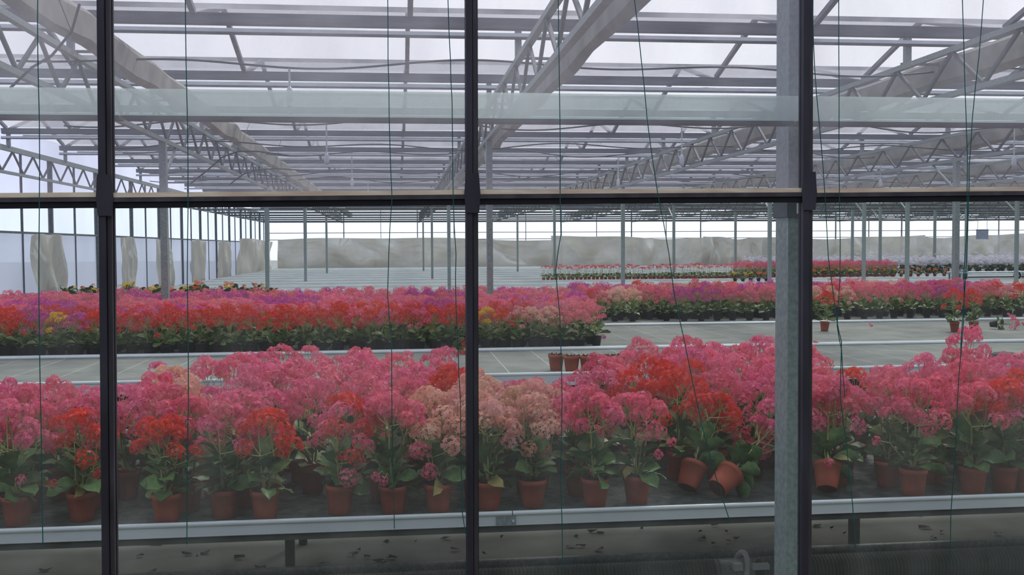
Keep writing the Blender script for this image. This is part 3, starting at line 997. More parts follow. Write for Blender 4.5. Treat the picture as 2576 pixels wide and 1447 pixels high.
# joined blooms and foliage for the plants behind the first rows
FOLI, BLOOM = [], []
for k in range(4):
    rng = np.random.default_rng(200 + k)
    V, T = foliage_arrays(rng, 16)
    FOLI.append(tri_mesh('foliage', V, T, ['foliage']))
for k in range(6):
    rng = np.random.default_rng(300 + k)
    Vs, Ts, Ss, Ms, off = [], [], [], [], 0
    for p in bloom_points(rng, 13):
        V, T, S = head_arrays(rng, rng.uniform(.030, .040), 22, .0125, FL_MID)
        tilt = basis(np.array([p[0] * 2.2, p[1] * 2.2, .35]), rng)
        Vs.append(V @ tilt.T + np.array(p)); Ts.append(T + off); Ss.append(S); Ms.append(np.zeros(len(T))); off += len(V)
        g2 = [(.02, .01), (-.018, .02), (0, -.024), (.024, -.018)][len(Ms) % 4]
        V, T = stem_tris((g2[0], g2[1], .30), (p[0] * .9, p[1] * .9, p[2] - .005), .002)
        Vs.append(V); Ts.append(T + off); Ss.append(np.full(len(V), .5)); Ms.append(np.ones(len(T))); off += len(V)
        V, T = stem_tris((g2[0] * .3, g2[1] * .3, .13), (g2[0], g2[1], .30), .0035)
        Vs.append(V); Ts.append(T + off); Ss.append(np.full(len(V), .5)); Ms.append(np.ones(len(T))); off += len(V)
    BLOOM.append(tri_mesh('blossom', np.concatenate(Vs), np.concatenate(Ts), ['petal', 'stem'], np.concatenate(Ms), {'shade': ('FLOAT', np.concatenate(Ss))}))
POT = pot_mesh('pot', 'terracotta')
POT_HOLE = pot_mesh('pot', 'terracotta', hole=True)
POT_BLACK = pot_mesh('pot', 'black_pot', n=12)
POT_LOW = pot_mesh('pot', 'terracotta', n=12)
SOIL = soil_mesh()
HUE = {'hot pink': PINK, 'rose pink': ROSE, 'red': RED, 'pale salmon-pink': PALE, 'magenta': MAGENTA, 'yellow': YELLOW, 'orange': ORANGE, 'coral pink': CORAL, 'white': WHITE, 'soft pink': MIDPINK}


def vary(c, rng, a=.05):
    f = 1 + rng.normal() * a
    return (min(1, c[0] * f), min(1, max(0, c[1] * f * (1 + rng.normal() * .06))), min(1, max(0, c[2] * f * (1 + rng.normal() * .06))), 1)


def add_head(parent, p, nrm, color, rng, mesh=None, s=1.0, name='flower_head', stem=None):
    o = link(name, mesh or HEADS[int(rng.integers(len(HEADS)))], parent, p)
    q = Vector(nrm).normalized().to_track_quat('Z', 'Y')
    o.rotation_mode = 'QUATERNION'
    from mathutils import Quaternion
    o.rotation_quaternion = q @ Quaternion((0, 0, 1), rng.uniform(0, 6.28))
    o.scale = (s, s, s)
    o.color = color
    return o


def detailed_plant(loc, hue, label, rng, rot=(0, 0, 0), pot=None, nleaf=18, nhead=12, group=None, low=.27, top=.46, spread=.128, hscale=1.0, mixhue=None, extra=()):
    t = thing('kalanchoe', label, 'potted plant', loc, rot, group)
    link('pot', pot or POT, t, rot=(0, 0, rng.uniform(0, 6.28)))
    link('soil', SOIL, t)
    for i in range(nleaf):
        f = i / nleaf
        az = i * 2.4 + rng.normal() * .2
        el = math.radians(rng.uniform(-12, 18) + 58 * f ** 1.3)
        r = rng.uniform(.006, .03) * (1 - f * .5)
        p = (r * math.cos(az), r * math.sin(az), .112 + .125 * f * rng.uniform(.8, 1.1))
        yl = rng.random() < .09 and f < .5
        me = YLEAVES[int(rng.integers(2))] if yl else LEAVES[int(rng.integers(len(LEAVES)))]
        s = rng.uniform(.85, 1.2)
        link('leaf', me, t, p, (rng.uniform(-.95, .95), -el, az), (s, s, s))
    pts = bloom_points(rng, nhead, top, low, spread)
    nst = max(3, nhead // 4)
    for g2 in range(nst):
        mine = pts[g2::nst]
        cx2 = sum(p[0] for p in mine) / len(mine); cy2 = sum(p[1] for p in mine) / len(mine); zlow = min(p[2] for p in mine)
        fork = Vector((cx2 * .75, cy2 * .75, zlow - .04))
        m = MB(); b0 = Vector((cx2 * .2, cy2 * .2, .12))
        m.tube([b0, b0.lerp(fork, .5) + Vector((cx2 * .15, cy2 * .15, 0)), fork], [.0042, .0036, .003], 5, cap=False)
        for p in mine:
            m.tube([fork, fork.lerp(Vector(p), .5) + Vector((p[0] * .1, p[1] * .1, -.006)), Vector(p) - Vector((0, 0, .004))], [.0026, .0022, .0018], 4, cap=False)
        st = m.build('flower_stem', 'stem', t)
        for p in mine:
            c = HUE[mixhue] if (mixhue and rng.random() < .35) else HUE[hue]
            add_head(st, p, (p[0] * 2.4 + rng.normal() * .05, p[1] * 2.4 + rng.normal() * .05, .32), vary(c, rng), rng, s=hscale * rng.uniform(.95, 1.3))
    inv = t.matrix_basis.inverted()
    for (px, py, dd, hh, kind) in extra:
        # a low head that leans out over the pot, on its own stalk
        wp = at_y(px, py, loc[1] - dd)
        p = inv @ wp
        base = Vector((p.x * .1, p.y * .1, .12)); mid = base.lerp(p, .6) + Vector((0, 0, .035))
        m = MB(); m.tube([base, mid, p], [.003, .0025, .002], 5, cap=False)
        st = m.build('flower_stem', 'stem', t)
        n = inv.to_3x3() @ Vector((rng.normal() * .3, -1, .35))
        add_head(st, p, n, vary(HUE[hh], rng), rng, mesh=SMALL_HEADS[int(rng.integers(3))] if kind == 's' else None, s=.95 if kind == 's' else 1.0)
    return t


def simple_plant(loc, hue, label, rng, pot, group=None, s=1.0, rot=None, foli=None):
    t = thing('kalanchoe', label, 'potted plant', loc, rot or (rng.normal() * .05, rng.normal() * .05, rng.uniform(0, 6.28)), group)
    t.scale = (1, 1, s)
    link('pot', pot, t)
    link('foliage', FOLI[int(rng.integers(4))], t)
    o = link('blossom', BLOOM[int(rng.integers(6))], t)
    o.color = vary(HUE[hue], rng)
    return t


# ------------------------------------------------------------------ the front row of the nearest bench
Rg = np.random.default_rng(5)
front = [
    # x, y of the pot's foot, hue, label, options
    (45, 1327, 'hot pink', 'hot pink kalanchoe in a brown pot at the left end of the front row', dict(extra=[(52, 1207, .07, 'hot pink', 's')])),
    (207, 1316, 'red', 'red kalanchoe in a brown pot just left of the left black bar', dict(low=.24, top=.41, extra=[(135, 1217, .08, 'red', 's'), (245, 1190, .08, 'red', 's')])),
    (420, 1321, 'red', 'red kalanchoe right of the left black bar, broad leaves over its pot rim', dict(low=.24, top=.40)),
    (565, 1309, 'hot pink', 'hot pink kalanchoe set slightly back, second pot right of the left black bar', dict(low=.25)),
    (668, 1311, 'red', 'red kalanchoe with broad flat leaves, third pot right of the left black bar', dict(nleaf=20, low=.25, top=.42)),
    (853, 1299, 'red', 'red and pink kalanchoe with one pink head hanging before its pot rim', dict(mixhue='hot pink', rot=(-.05, .05, 0), extra=[(877, 1203, .09, 'hot pink', 'b'), (862, 1148, .07, 'red', 's')])),
    (990, 1298, 'hot pink', 'hot pink kalanchoe with tall pale stems, second left of the middle bar', dict(low=.32, top=.47, extra=[(945, 1200, .08, 'hot pink', 's'), (965, 1210, .09, 'hot pink', 's'), (905, 1112, .05, 'hot pink', 'b')])),
    (1103, 1293, 'pale salmon-pink', 'pale pink kalanchoe with two rosy heads, first pot left of the middle black bar', dict(low=.22, top=.38, extra=[(1080, 1187, .08, 'hot pink', 'b'), (1058, 1135, .06, 'hot pink', 'b')])),
    (1230, 1287, 'pale salmon-pink', 'pale salmon kalanchoe in a brown pot half behind the middle black bar', dict(low=.30, top=.42)),
    (1340, 1281, 'pale salmon-pink', 'pale salmon kalanchoe with low drooping heads, right of the middle black bar', dict(low=.24, top=.42, extra=[(1330, 1130, .05, 'pale salmon-pink', 'b')])),
    (1497, 1278, 'rose pink', 'rose pink kalanchoe with upright leaves, third pot right of the middle black bar', dict(low=.31)),
    (1602, 1271, 'rose pink', 'rose pink kalanchoe with glossy leaves just left of the toppled pots', dict(low=.31, extra=[(1622, 1085, .05, 'rose pink', 'b'), (1690, 1112, .05, 'rose pink', 's'), (1657, 1143, .07, 'rose pink', 's')])),
    (2297, 1251, 'rose pink', 'rose pink kalanchoe, first upright pot right of the right black bar', dict(low=.27, extra=[(2335, 1080, .05, 'rose pink', 'b'), (2205, 1108, .05, 'rose pink', 's')])),
    (2447, 1247, 'rose pink', 'rose pink kalanchoe with a pale-edged drooping leaf, near the right edge', dict(low=.31)),
    (2525, 1243, 'red', 'red kalanchoe set back in shade at the right edge', dict(low=.30)),
]
used_xy = []
for (px, py, hue, lab, opt) in front:
    p = at_z(px, py, BZ)
    Y = max(p.y + .046, B1Y0 + .075)
    q = at_y(px, py, Y)
    opt = dict(opt)
    detailed_plant((q.x, Y, BZ), hue, lab, Rg, **opt)
    used_xy.append((q.x, Y))
# beyond the frame's edges the row goes on
for x, lab in ((-1.86, 'pink kalanchoe in the front row just outside the left edge'), (2.72, 'pink kalanchoe in the front row just outside the right edge')):
    simple_plant((x, B1Y0 + .1, BZ), 'hot pink', lab, Rg, POT)
    used_xy.append((x, B1Y0 + .1))
# toppled pots: rotation leans them to the right
def toppled(px, py, Y, hue, lab, ax, ay, lift, **kw):
    q = at_y(px, py, Y)
    t = detailed_plant((q.x, Y, BZ + lift), hue, lab, Rg, rot=(ax, ay, 0), pot=POT_HOLE, **kw)
    used_xy.append((q.x + .1, Y))
    return t


toppled(1728, 1222, B1Y0 + .22, 'red', 'tilted red kalanchoe with an open pot base, upper of two toppled pots', -.42, .50, .034, low=.30, top=.44)
toppled(1803, 1245, B1Y0 + .12, 'rose pink', 'kalanchoe lying on its side, open pot base, lower of two toppled pots', -.52, 1.0, .052, low=.30, top=.46)
toppled(2080, 1238, B1Y0 + .13, 'rose pink', 'leaning kalanchoe with an open pot base, beside the right black bar', -.55, .28, .03, low=.27, extra=[(2085, 1165, .06, 'rose pink', 's')])

# ------------------------------------------------------------------ the crowd behind it on the nearest bench
def dmax(x):
    pts = [(-200, 4.75), (0, 4.72), (90, 4.85), (160, 4.5), (250, 4.75), (330, 4.9), (380, 5.45), (560, 5.45), (700, 5.9), (850, 5.7), (980, 5.9), (1100, 5.8), (1150, 5.1), (1220, 4.85), (1300, 4.6), (1450, 4.6), (1500, 5.0), (1560, 5.8), (1700, 6.05), (1946, 6.05), (2040, 5.4), (2110, 5.1), (2150, 4.75), (2360, 4.75), (2390, 5.4), (2440, 5.4), (2470, 5.0), (2576, 5.05), (2900, 5.0)]
    for (a, da), (b2, db) in zip(pts, pts[1:]):
        if a <= x <= b2:
            return da + (db - da) * (x - a) / (b2 - a)
    return 4.8


RED_SPOTS = [(310, 1080, 45), (420, 1060, 34), (650, 1075, 30), (720, 1090, 42), (835, 1045, 48), (1640, 965, 40), (1690, 970, 34), (1840, 1060, 40), (2545, 1010, 60), (2150, 940, 40), (1150, 950, 30), (200, 1080, 28)]
PALE_SPOTS = [(1215, 1015, 60), (1250, 1055, 50), (1340, 1030, 70), (1105, 1120, 60), (1400, 1085, 40), (830, 1000, 35), (1140, 1005, 45), (470, 965, 30)]
B1N = {}
rows = [B1Y0 + .30 + .215 * k for k in range(9)]
for ri, y in enumerate(rows):
    k0 = 0
    x = -2.95 + (.1 if ri % 2 else 0)
    while x < 4.6:
        X = x + Rg.normal() * .025; Y = min(y + Rg.normal() * .022, B1Y1 - .1)
        x += .205
        sx, sy = proj((X, Y, BZ + .42))
        dm = dmax(sx)
        if Y > dm + (.38 if dm < 5.15 else 0):
            continue
        short = Y > dm
        if min((abs(X - a) ** 2 + abs(Y - b3) ** 2) ** .5 for a, b3 in used_xy) < .155:
            continue
        if ri < 2 and 1690 < sx < 1960 and Y < 4.45:
            continue
        if ri == 0 and 700 < sx < 800:
            continue
        vis = -120 < sx < 2700
        if not vis and (X < -3.0 or X > 4.4):
            continue
        used_xy.append((X, Y))
        hue = 'hot pink' if Rg.random() < .72 else 'rose pink'
        for (a, b3, rr) in RED_SPOTS:
            if (sx - a) ** 2 + (sy - b3) ** 2 < rr * rr:
                hue = 'red'
        for (a, b3, rr) in PALE_SPOTS:
            if (sx - a) ** 2 + (sy - b3) ** 2 < rr * rr:
                hue = 'pale salmon-pink'
        B1N.setdefault((ri, hue), []).append((sx, X, Y, short))
seg_names = [(-1e9, 262, 'left of the left black bar'), (262, 1187, 'between the left and middle black bars'), (1187, 2024, 'between the middle and right black bars'), (2024, 1e9, 'right of the right black bar')]
rown = ['second', 'third', 'fourth', 'fifth', 'sixth', 'seventh', 'eighth', 'ninth', 'tenth']
nplants = 0
for (ri, hue), lst in sorted(B1N.items()):
    cnt = {}
    for sx, X, Y, sh in sorted(lst):
        seg = [s for s in seg_names if s[0] <= sx < s[1]][0][2]
        cnt.setdefault(seg, []).append((X, Y, sh))
    for seg, ps in cnt.items():
        shortseg = seg.replace('the left and middle black', 'left and middle').replace('the middle and right black', 'middle and right').replace('left of the left', 'left of the leftmost').replace('right of the right', 'right of the rightmost')
        for k, (X, Y, sh) in enumerate(ps):
            if len(ps) == 1:
                lab = 'only %s kalanchoe of the nearest bench\'s %s row, %s' % (hue, rown[ri], shortseg)
            else:
                lab = '%s %s kalanchoe of the nearest bench\'s %s row, %s' % (ORD[k], hue, rown[ri], shortseg)
            s = 1.0 + Rg.normal() * .05 + .015 * min(ri, 4) - (.16 if sh else 0)
            if ri == 0:
                detailed_plant((X, Y, BZ), hue, lab, Rg, nleaf=14, nhead=13, group='kalanchoes on the nearest bench', top=.46, low=.30, hscale=1.05)
            else:
                simple_plant((X, Y, BZ), hue, lab, Rg, POT_LOW if ri else POT, group='kalanchoes on the nearest bench', s=s)
            nplants += 1
# one tall plant rising above the right part of the crowd
q = at_y(2425, 880, 5.35)
t = simple_plant((q.x, 5.35, BZ), 'rose pink', 'tallest rose pink kalanchoe rising above the crowd at the right', Rg, POT_LOW, s=1.28)
q = at_y(1515, 900, 5.0)
t = simple_plant((q.x, 5.0, BZ), 'rose pink', 'rose pink kalanchoe standing before the empty brown pots', Rg, POT_LOW, s=1.12)
print('nearest bench plants', nplants)

# ------------------------------------------------------------------ the benches farther back
def low_head(rng, R, n, fr):
    return head_arrays(rng, R, n, fr, FL_LOW)


def crowd_template(seed, nhead, top=.46, low=.30, spread=.11, pot=True, leaves=10, R=.040, nf=10, fr=.020, foz=.22):
    """one low-detail plant as arrays: V, T, shade, part (0 petal, 1 leaf, 2 pot, 3 stem)"""
    rng = np.random.default_rng(seed)
    Vs, Ts, Ss, Ms, off = [], [], [], [], 0

    def put(V, T, S, mi):
        nonlocal off
        Vs.append(V); Ts.append(T + off); Ss.append(S); Ms.append(np.full(len(T), mi)); off += len(V)
    for p in bloom_points(rng, nhead, top, low, spread):
        V, T, S = low_head(rng, R * rng.uniform(.85, 1.2), nf, fr)
        put(V @ basis(np.array([p[0] * 2, p[1] * 2, .35]), rng).T + np.array(p), T, S, 0)
        V, T = stem_tris((p[0] * .2, p[1] * .2, .13), (p[0] * .9, p[1] * .9, p[2]), .004)
        put(V, T, np.full(len(V), .5), 3)
    V, T = foliage_arrays(rng, leaves, .11, foz)
    put(V * np.array([1.15, 1.15, 1]), T, np.full(len(V), .5), 1)
    if pot:
        n = 8
        a = np.arange(n) * 2 * PI / n
        V = np.concatenate([np.stack([.044 * np.cos(a), .044 * np.sin(a), 0 * a], 1), np.stack([.06 * np.cos(a), .06 * np.sin(a), 0 * a + .115], 1)])
        T = []
        for k in range(n):
            T += [(k, (k + 1) % n, n + (k + 1) % n), (k, n + (k + 1) % n, n + k)]
        put(V, np.array(T), np.full(len(V), .5), 2)
    return np.concatenate(Vs), np.concatenate(Ts), np.concatenate(Ss), np.concatenate(Ms)


def crowd(label, places, templates, mats, seed=0, group=None):
    rng = np.random.default_rng(seed)
    Vs, Ts, Ss, Ms, Cs, off = [], [], [], [], [], 0
    for (x, y, hue, s) in places:
        if any(abs(x - a) < .17 and abs(y - b5) < .2 for a, b5 in COLPOS):
            continue
        V, T, S, M = templates[int(rng.integers(len(templates)))]
        V = V @ rotz(rng.uniform(0, 6.28)).T * np.array([1, 1, s]) + np.array([x, y, BZ])
        c = np.array(vary(HUE[hue], rng))
        Vs.append(V); Ts.append(T + off); Ss.append(S); Ms.append(M); Cs.append(np.tile(c, (len(V), 1))); off += len(V)
    me = tri_mesh('kalanchoe_crowd', np.concatenate(Vs), np.concatenate(Ts), mats, np.concatenate(Ms), {'shade': ('FLOAT', np.concatenate(Ss)), 'tint': ('FLOAT_COLOR', np.concatenate(Cs))})
    link('kalanchoe_crowd', me, label=label, category='flowers', kind='stuff', group=group)


Rb = np.random.default_rng(21)
TMPL = [crowd_template(400 + k, 9) for k in range(6)]


def patch(x, y, a):
    return math.sin(1.9 * x + a) * math.sin(2.3 * y + 1.3 * a) + .5 * math.sin(4.7 * x + 2.1 * y + a)


def b3_hue(x, y):
    sx = proj((x, y, BZ + .42))[0]
    if y < 11.25:
        if sx > 1260:
            return 'coral pink' if Rb.random() < .6 else ('soft pink' if Rb.random() < .5 else 'red')
        if sx < 260:
            return 'red' if Rb.random() < .65 else 'magenta'
        return 'red' if Rb.random() < (.8 if sx > 480 else .35) else 'rose pink'
    if y < 11.9 and Rb.random() < .3:
        return 'red'
    p = patch(x, y, .7)
    if p > .45:
        return 'magenta'
    return 'coral pink' if p < -.35 else ('soft pink' if p < -.75 else ('hot pink' if Rb.random() < .7 else 'coral pink'))


def put_front(x, y, hue, lab, pot, group, s=1.0):
    return simple_plant((x, y, BZ), hue, lab, Rb, pot, group=group, s=s)


# front row of the third bench, black pots, one plant at a time
x = -4.45; k = 0
while x < 2.08:
    y = 10.66 + Rb.normal() * .012
    sx = proj((x, y, BZ + .42))[0]
    hue = b3_hue(x, y)
    if abs(sx - 1236) < 23 or abs(sx - 168) < 21:
        hue = 'yellow'
    elif 1295 < sx < 1400:
        hue = 'pale salmon-pink'
    put_front(x, y, hue, '%s kalanchoe, black pot, %s from the left along the third bench\'s front' % (hue, ORD[k]), POT_BLACK, 'black-potted kalanchoes along the front of the third bench', s=.93 + Rb.normal() * .03)
    x += .172 + Rb.normal() * .006; k += 1
pl3 = []
y = 10.86
while y < 13.35:
    x = -5.3 + (.1 if int(y * 10) % 2 else 0)
    while x < 2.12 + (y - 10.6) * .13:
        pl3.append((x + Rb.normal() * .02, y + Rb.normal() * .02, b3_hue(x, y), .95 + Rb.normal() * .05)); x += .195
    y += .195
crowd('dense crowd of pink, magenta and red kalanchoes filling the left of the third bench', pl3, TMPL, ['petal_crowd', 'foliage', 'black_pot', 'stem'], 1)


def b4_hue(x, y):
    p = patch(x, y, 2.2)
    if y > 15.6 and p > 0:
        return 'magenta'
    if p > .6:
        return 'magenta'
    if p < -.7:
        return 'pale salmon-pink'
    if p < -.45:
        return 'red'
    return 'coral pink' if Rb.random() < .5 else 'rose pink'


x = 2.85; k = 0
while x < 9.3:
    y = 14.3 + Rb.normal() * .03 - (.12 if x > 4 else 0)
    sx = proj((x, y, BZ + .42))[0]
    if not (1610 < sx < 1660 and k % 2):
        put_front(x, y, b4_hue(x, y), '%s kalanchoe, black pot, %s from the left along the fourth bench\'s front' % ('pink or red', ORD[k]), POT_BLACK, 'black-potted kalanchoes along the front of the fourth bench', s=1.0)
    x += .245 + Rb.normal() * .01; k += 1
pl4 = []
y = 13.75
while y < 16.4:
    x = -6.0
    while x < 9.9:
        ok2 = (x < 2.5 and y < 15.25) or (x >= 2.75 and y > 14.42)
        if x > 6.6 and patch(x * .7, y, 1) > .75 and y < 15:
            ok2 = False
        if ok2:
            h = b4_hue(x, y) if x > 2.6 else b3_hue(x, y)
            pl4.append((x + Rb.normal() * .025, y + Rb.normal() * .02, h, .98 + Rb.normal() * .06))
        x += .215
    y += .21
crowd('crowd of pink and magenta kalanchoes filling the fourth bench behind its front row', pl4, TMPL, ['petal_crowd', 'foliage', 'black_pot', 'stem'], 2)

# single pots standing on the third bench, and others knocked over
for px, py, hue, lab, s in ((2078, 834, 'red', 'red kalanchoe standing alone on the third bench beside the right black bar', 1.05),
                            (2407, 836, 'red', 'red kalanchoe on the third bench, left one of a pair in brown pots', 1.1),
                            (2457, 836, 'red', 'red kalanchoe on the third bench, right one of a pair in brown pots', 1.1)):
    p = at_z(px, py, BZ)
    simple_plant((p.x, p.y + .05, BZ), hue, lab, Rb, POT_LOW, s=s)
p = at_y(1150, 870, 10.3)
t = simple_plant((p.x, 10.38, BZ + .10), 'red', 'toppled red kalanchoe hanging head down on the second bench\'s back edge', Rb, POT_BLACK, rot=(2.0, 0, .2))
t.scale = (.75, .75, .6)
p = at_z(2490, 828, BZ)
t = simple_plant((p.x, p.y, BZ + .06), 'rose pink', 'toppled pink kalanchoe lying on the third bench near the right edge', Rb, POT_BLACK, rot=(.3, 1.45, -.4)); t.scale = (.8, .8, .7)
for px, py, hue, lab in ((2575, 820, 'red', 'red flower head lying on the third bench at the right edge'), (2052, 868, 'coral pink', 'tiny pink flower sprig lying on the second bench\'s back edge'),
                         (1518, 852, 'magenta', 'magenta flower head drooping at the right end of the third bench\'s crowd'), (2190, 822, 'coral pink', 'small pink flower head fallen on the third bench behind its rail')):
    p = at_z(px, py, BZ)
    o = link('fallen_flower_head', SMALL_HEADS[1], None, (p.x, p.y, BZ + .02), (.5, .3, 0), (1.6, 1.6, 1.3), label=lab, category='flower')
    o.color = HUE[hue]
# brown pots with withered tops on the second bench
EPOT = pot_mesh('pot', 'terracotta', r=.072, h=.14)
for i, (px, py) in enumerate(((1402, 934), (1441, 938), (1482, 938), (1534, 937), (1572, 935))):
    p = at_z(px, py, BZ)
    t = thing('flower_pot', 'brown pot of dry soil on the second bench, %s of five from the left' % ORD[i], 'pot', (p.x, p.y + .06, BZ))
    link('pot', EPOT, t)
    link('soil', soil_mesh(.068, .125), t)
    m = MB()
    for k in range(9):
        a = k * .7; r2 = random.uniform(.03, .07)
        m.tube([(0.02 * math.cos(a), .02 * math.sin(a), .125), (r2 * math.cos(a), r2 * math.sin(a), .15), (r2 * 1.2 * math.cos(a), r2 * 1.2 * math.sin(a), .14)], .004, 4)
    m.build('withered_stems', 'litter', t)
# round black basin on the second bench at the right
p = at_z(2548, 912, BZ)
t = thing('basin', 'upturned round black basin on the second bench at the right edge', 'basin', (p.x, p.y + .12, BZ))
m = MB(); m.lathe([(.155, 0), (.16, .012), (.15, .016), (.13, .06), (.09, .078), (0.001, .082)], 20); m.build('bowl', 'black_rubber', t)
m = MB(); m.lathe([(.16, 0), (.168, .004), (.168, .010), (.158, .014)], 20); m.build('rim', 'black_rubber', t)

# low dark plants with yellow and orange flowers, fifth and sixth benches on the left
def small_head_mesh(seed, nh, hz, spread, R, nf, fr, zs=.02):
    rng = np.random.default_rng(seed)
    Vs, Ts, Ss, off = [], [], [], 0
    for i in range(nh):
        a = rng.uniform(0, 6.28); r = spread * math.sqrt(rng.random())
        V, T, S = low_head(rng, R, nf, fr)
        Vs.append(V + np.array([r * math.cos(a), r * math.sin(a), hz + rng.normal() * zs])); Ts.append(T + off); Ss.append(S); off += len(V)
    return tri_mesh('blossom', np.concatenate(Vs), np.concatenate(Ts), ['petal'], None, {'shade': ('FLOAT', np.concatenate(Ss))})


SB = [small_head_mesh(500 + k, 3 + k, .33, .11, .036, 8, .024) for k in range(3)]
DF = []
for k in range(3):
    rng = np.random.default_rng(520 + k); V, T = foliage_arrays(rng, 26, .10, .27, .06)
    DF.append(tri_mesh('foliage', V * np.array([1.35, 1.35, 1.05]), T, ['foliage_dark']))
for yy2, x0, x1, row in ((20.35, -6.35, -2.5, 'front'), (20.6, -6.3, -2.4, 'back')):
    x = x0; k = 0
    while x < x1:
        t = thing('leafy_plant', 'low dark leafy plant, %s from the left in the %s row of the sixth bench' % (ORD[k], row), 'potted plant', (x + Rb.normal() * .03, yy2, BZ), (0, 0, Rb.uniform(0, 6.28)), 'low dark plants on the left')
        t.scale = (1, 1, Rb.uniform(.85, 1.2))
        link('pot', POT_BLACK, t); link('foliage', DF[int(Rb.integers(3))], t)
        if Rb.random() < .8:
            o = link('blossom', SB[int(Rb.integers(3))], t); o.color = HUE['yellow' if Rb.random() < .5 else 'orange']
        x += .27; k += 1

# brown-potted plants far back, right of the middle
TS = [crowd_template(600 + k, 5, top=.50, low=.42, spread=.10, leaves=12, R=.035, nf=7, fr=.024, foz=.2) for k in range(4)]
pf = []
for y in (32.05, 32.35, 32.7):
    x = 4.6 + (y - 32) * .6
    while x < 11.4:
        pf.append((x, y, 'rose pink' if Rb.random() < .7 else 'red', .9 + Rb.normal() * .05)); x += .27
crowd('sparse red-pink kalanchoes in brown pots in a row far back behind the middle', pf, TS, ['petal_crowd', 'foliage', 'terracotta', 'stem'], 3)
pf = []
for y in (33.0, 33.25, 33.5, 33.8, 34.1):
    x = 11.6
    while x < 17.0:
        pf.append((x, y, 'rose pink' if Rb.random() < .6 else 'hot pink', 1.1 + Rb.normal() * .06)); x += .24
crowd('tall dark pink kalanchoes massed far back at the right before the white flowers', pf, TMPL, ['petal_crowd', 'foliage', 'terracotta', 'stem'], 4)
OB = [small_head_mesh(540 + k, 5, .25, .09, .035, 8, .024) for k in range(3)]
x = 12.8; k = 0
while x < 18.4:
    t = thing('small_flowering_plant', 'low orange flowering plant in a brown pot, %s from the left far back' % (ORD[k]), 'potted plant', (x, 32.15 + Rb.normal() * .03, BZ), (0, 0, Rb.uniform(0, 6.28)), 'low orange plants far back')
    link('pot', POT_LOW, t); link('foliage', DF[int(Rb.integers(3))], t, scale=(.8, .8, .75)); o = link('blossom', OB[int(Rb.integers(3))], t)
    o.color = HUE['orange' if Rb.random() < .75 else 'yellow']
    x += .30; k += 1
for k in range(5):
    t = thing('small_flowering_plant', 'low %s plant, black pot, %s from the left beside the thick column' % ('yellow' if k < 3 else 'orange', ORD[k]), 'potted plant', (9.95 + .24 * k, 29.15, BZ), (0, 0, k), 'low plants in black pots left of the thick column')
    link('pot', POT_BLACK, t); link('foliage', DF[k % 3], t, scale=(.8, .8, .75)); o = link('blossom', OB[k % 3], t); o.color = HUE['yellow' if k < 3 else 'orange']
# white flowers in rows near the far end on the right
WB = [small_head_mesh(560 + k, 26, .36, .20, .045, 9, .036, .07) for k in range(3)]
k = 0
for ri, y in enumerate((36.3, 36.7, 38.6, 39.1, 41.4, 43.9)):
    x = (19.2, 18.4, 16.0, 15.8, 15.6, 15.6)[ri]
    k = 0
    while x < 29.5:
        if any(abs(x - a) < .25 and abs(y - b5) < .25 for a, b5 in COLPOS):
            x += .46
            continue
        t = thing('white_flowering_plant', 'white flowering plant near the far wall, %s from the left in the %s row' % (ORD[k], ORD[ri]), 'potted plant', (x + Rb.normal() * .05, y, BZ), (0, 0, Rb.uniform(0, 6.28)), 'white flowers near the far wall')
        link('pot', POT_BLACK, t); link('foliage', DF[int(Rb.integers(3))], t, scale=(.85, .85, .9)); o = link('blossom', WB[int(Rb.integers(3))], t); o.color = HUE['white']
        t.scale = (1.2, 1.2, 1.15)
        x += .46; k += 1
# bucket, tray table and hanging board at the right
p = at_z(2423, 706, BZ)
p = at_y(2423, 705, 29.4)
t = thing('bucket', 'pale teal bucket on a bench far back beside the slim columns at the right', 'bucket', (p.x, 29.4, BZ))
m = MB(); m.lathe([(.001, .006), (.10, .006), (.105, 0), (.135, .26), (.142, .265), (.13, .265), (.10, .03)], 16); m.build('body', 'teal_plastic', t)
m = MB(); m.tube([(-.135 * math.cos(a), 0.02, .25 + .06 * math.sin(a)) for a in [PI * k / 10 for k in range(11)]], .006, 5); m.build('handle', 'steel', t)
t = thing('tray_table', 'low steel tray table standing on a bench far back at the right edge', 'table', (18.0, 29.5, BZ))
m = MB(); m.box((-1.0, -.4, .20), (1.6, .4, .24)); m.build('tray', 'steel', t)
for sx2 in (-.95, 1.5):
    for sy2 in (-.35, .35):
        m = MB(); m.box((sx2, sy2 - .02, 0), (sx2 + .05, sy2 + .02, .2)); m.build('leg', 'steel', t)
m = MB(); m.box((-.9, -.3, .06), (1.5, .3, .08)); m.build('shelf', 'bench_angle', t)
p = at_y(2555, 702, 29.1)
t = thing('rubber_wheel', 'black rubber wheel leaning before the steel tray table', 'wheel', (p.x, 29.02, BZ + .125), (PI / 2 + .08, 0, 0))
m = MB(); m.lathe([(.07, -.03), (.11, -.035), (.125, 0), (.11, .035), (.07, .03), (.07, -.03)], 18); m.build('tyre', 'black_rubber', t)
m = MB(); m.lathe([(.001, -.02), (.07, -.02), (.07, .02), (.001, .02)], 14); m.build('hub', 'steel', t)
p = at_y(2471, 590, 38.0)
t = thing('notice_board', 'blank grey board hung on two rods at the right before the far wall', 'board', (p.x, 38.0, p.z))
m = MB(); m.box((-.25, -.015, -.19), (.25, .015, .17)); m.build('panel', 'board_grey', t)
m = MB(); m.box((-.26, -.02, .17), (.26, .02, .20)); m.build('top_strip', 'galvanised_dark', t)
for sx2 in (-.2, .2):
    m = MB(); m.box((sx2 - .006, -.006, .2), (sx2 + .006, .006, GUT - p.z)); m.build('hanging_rod', 'galvanised', t)

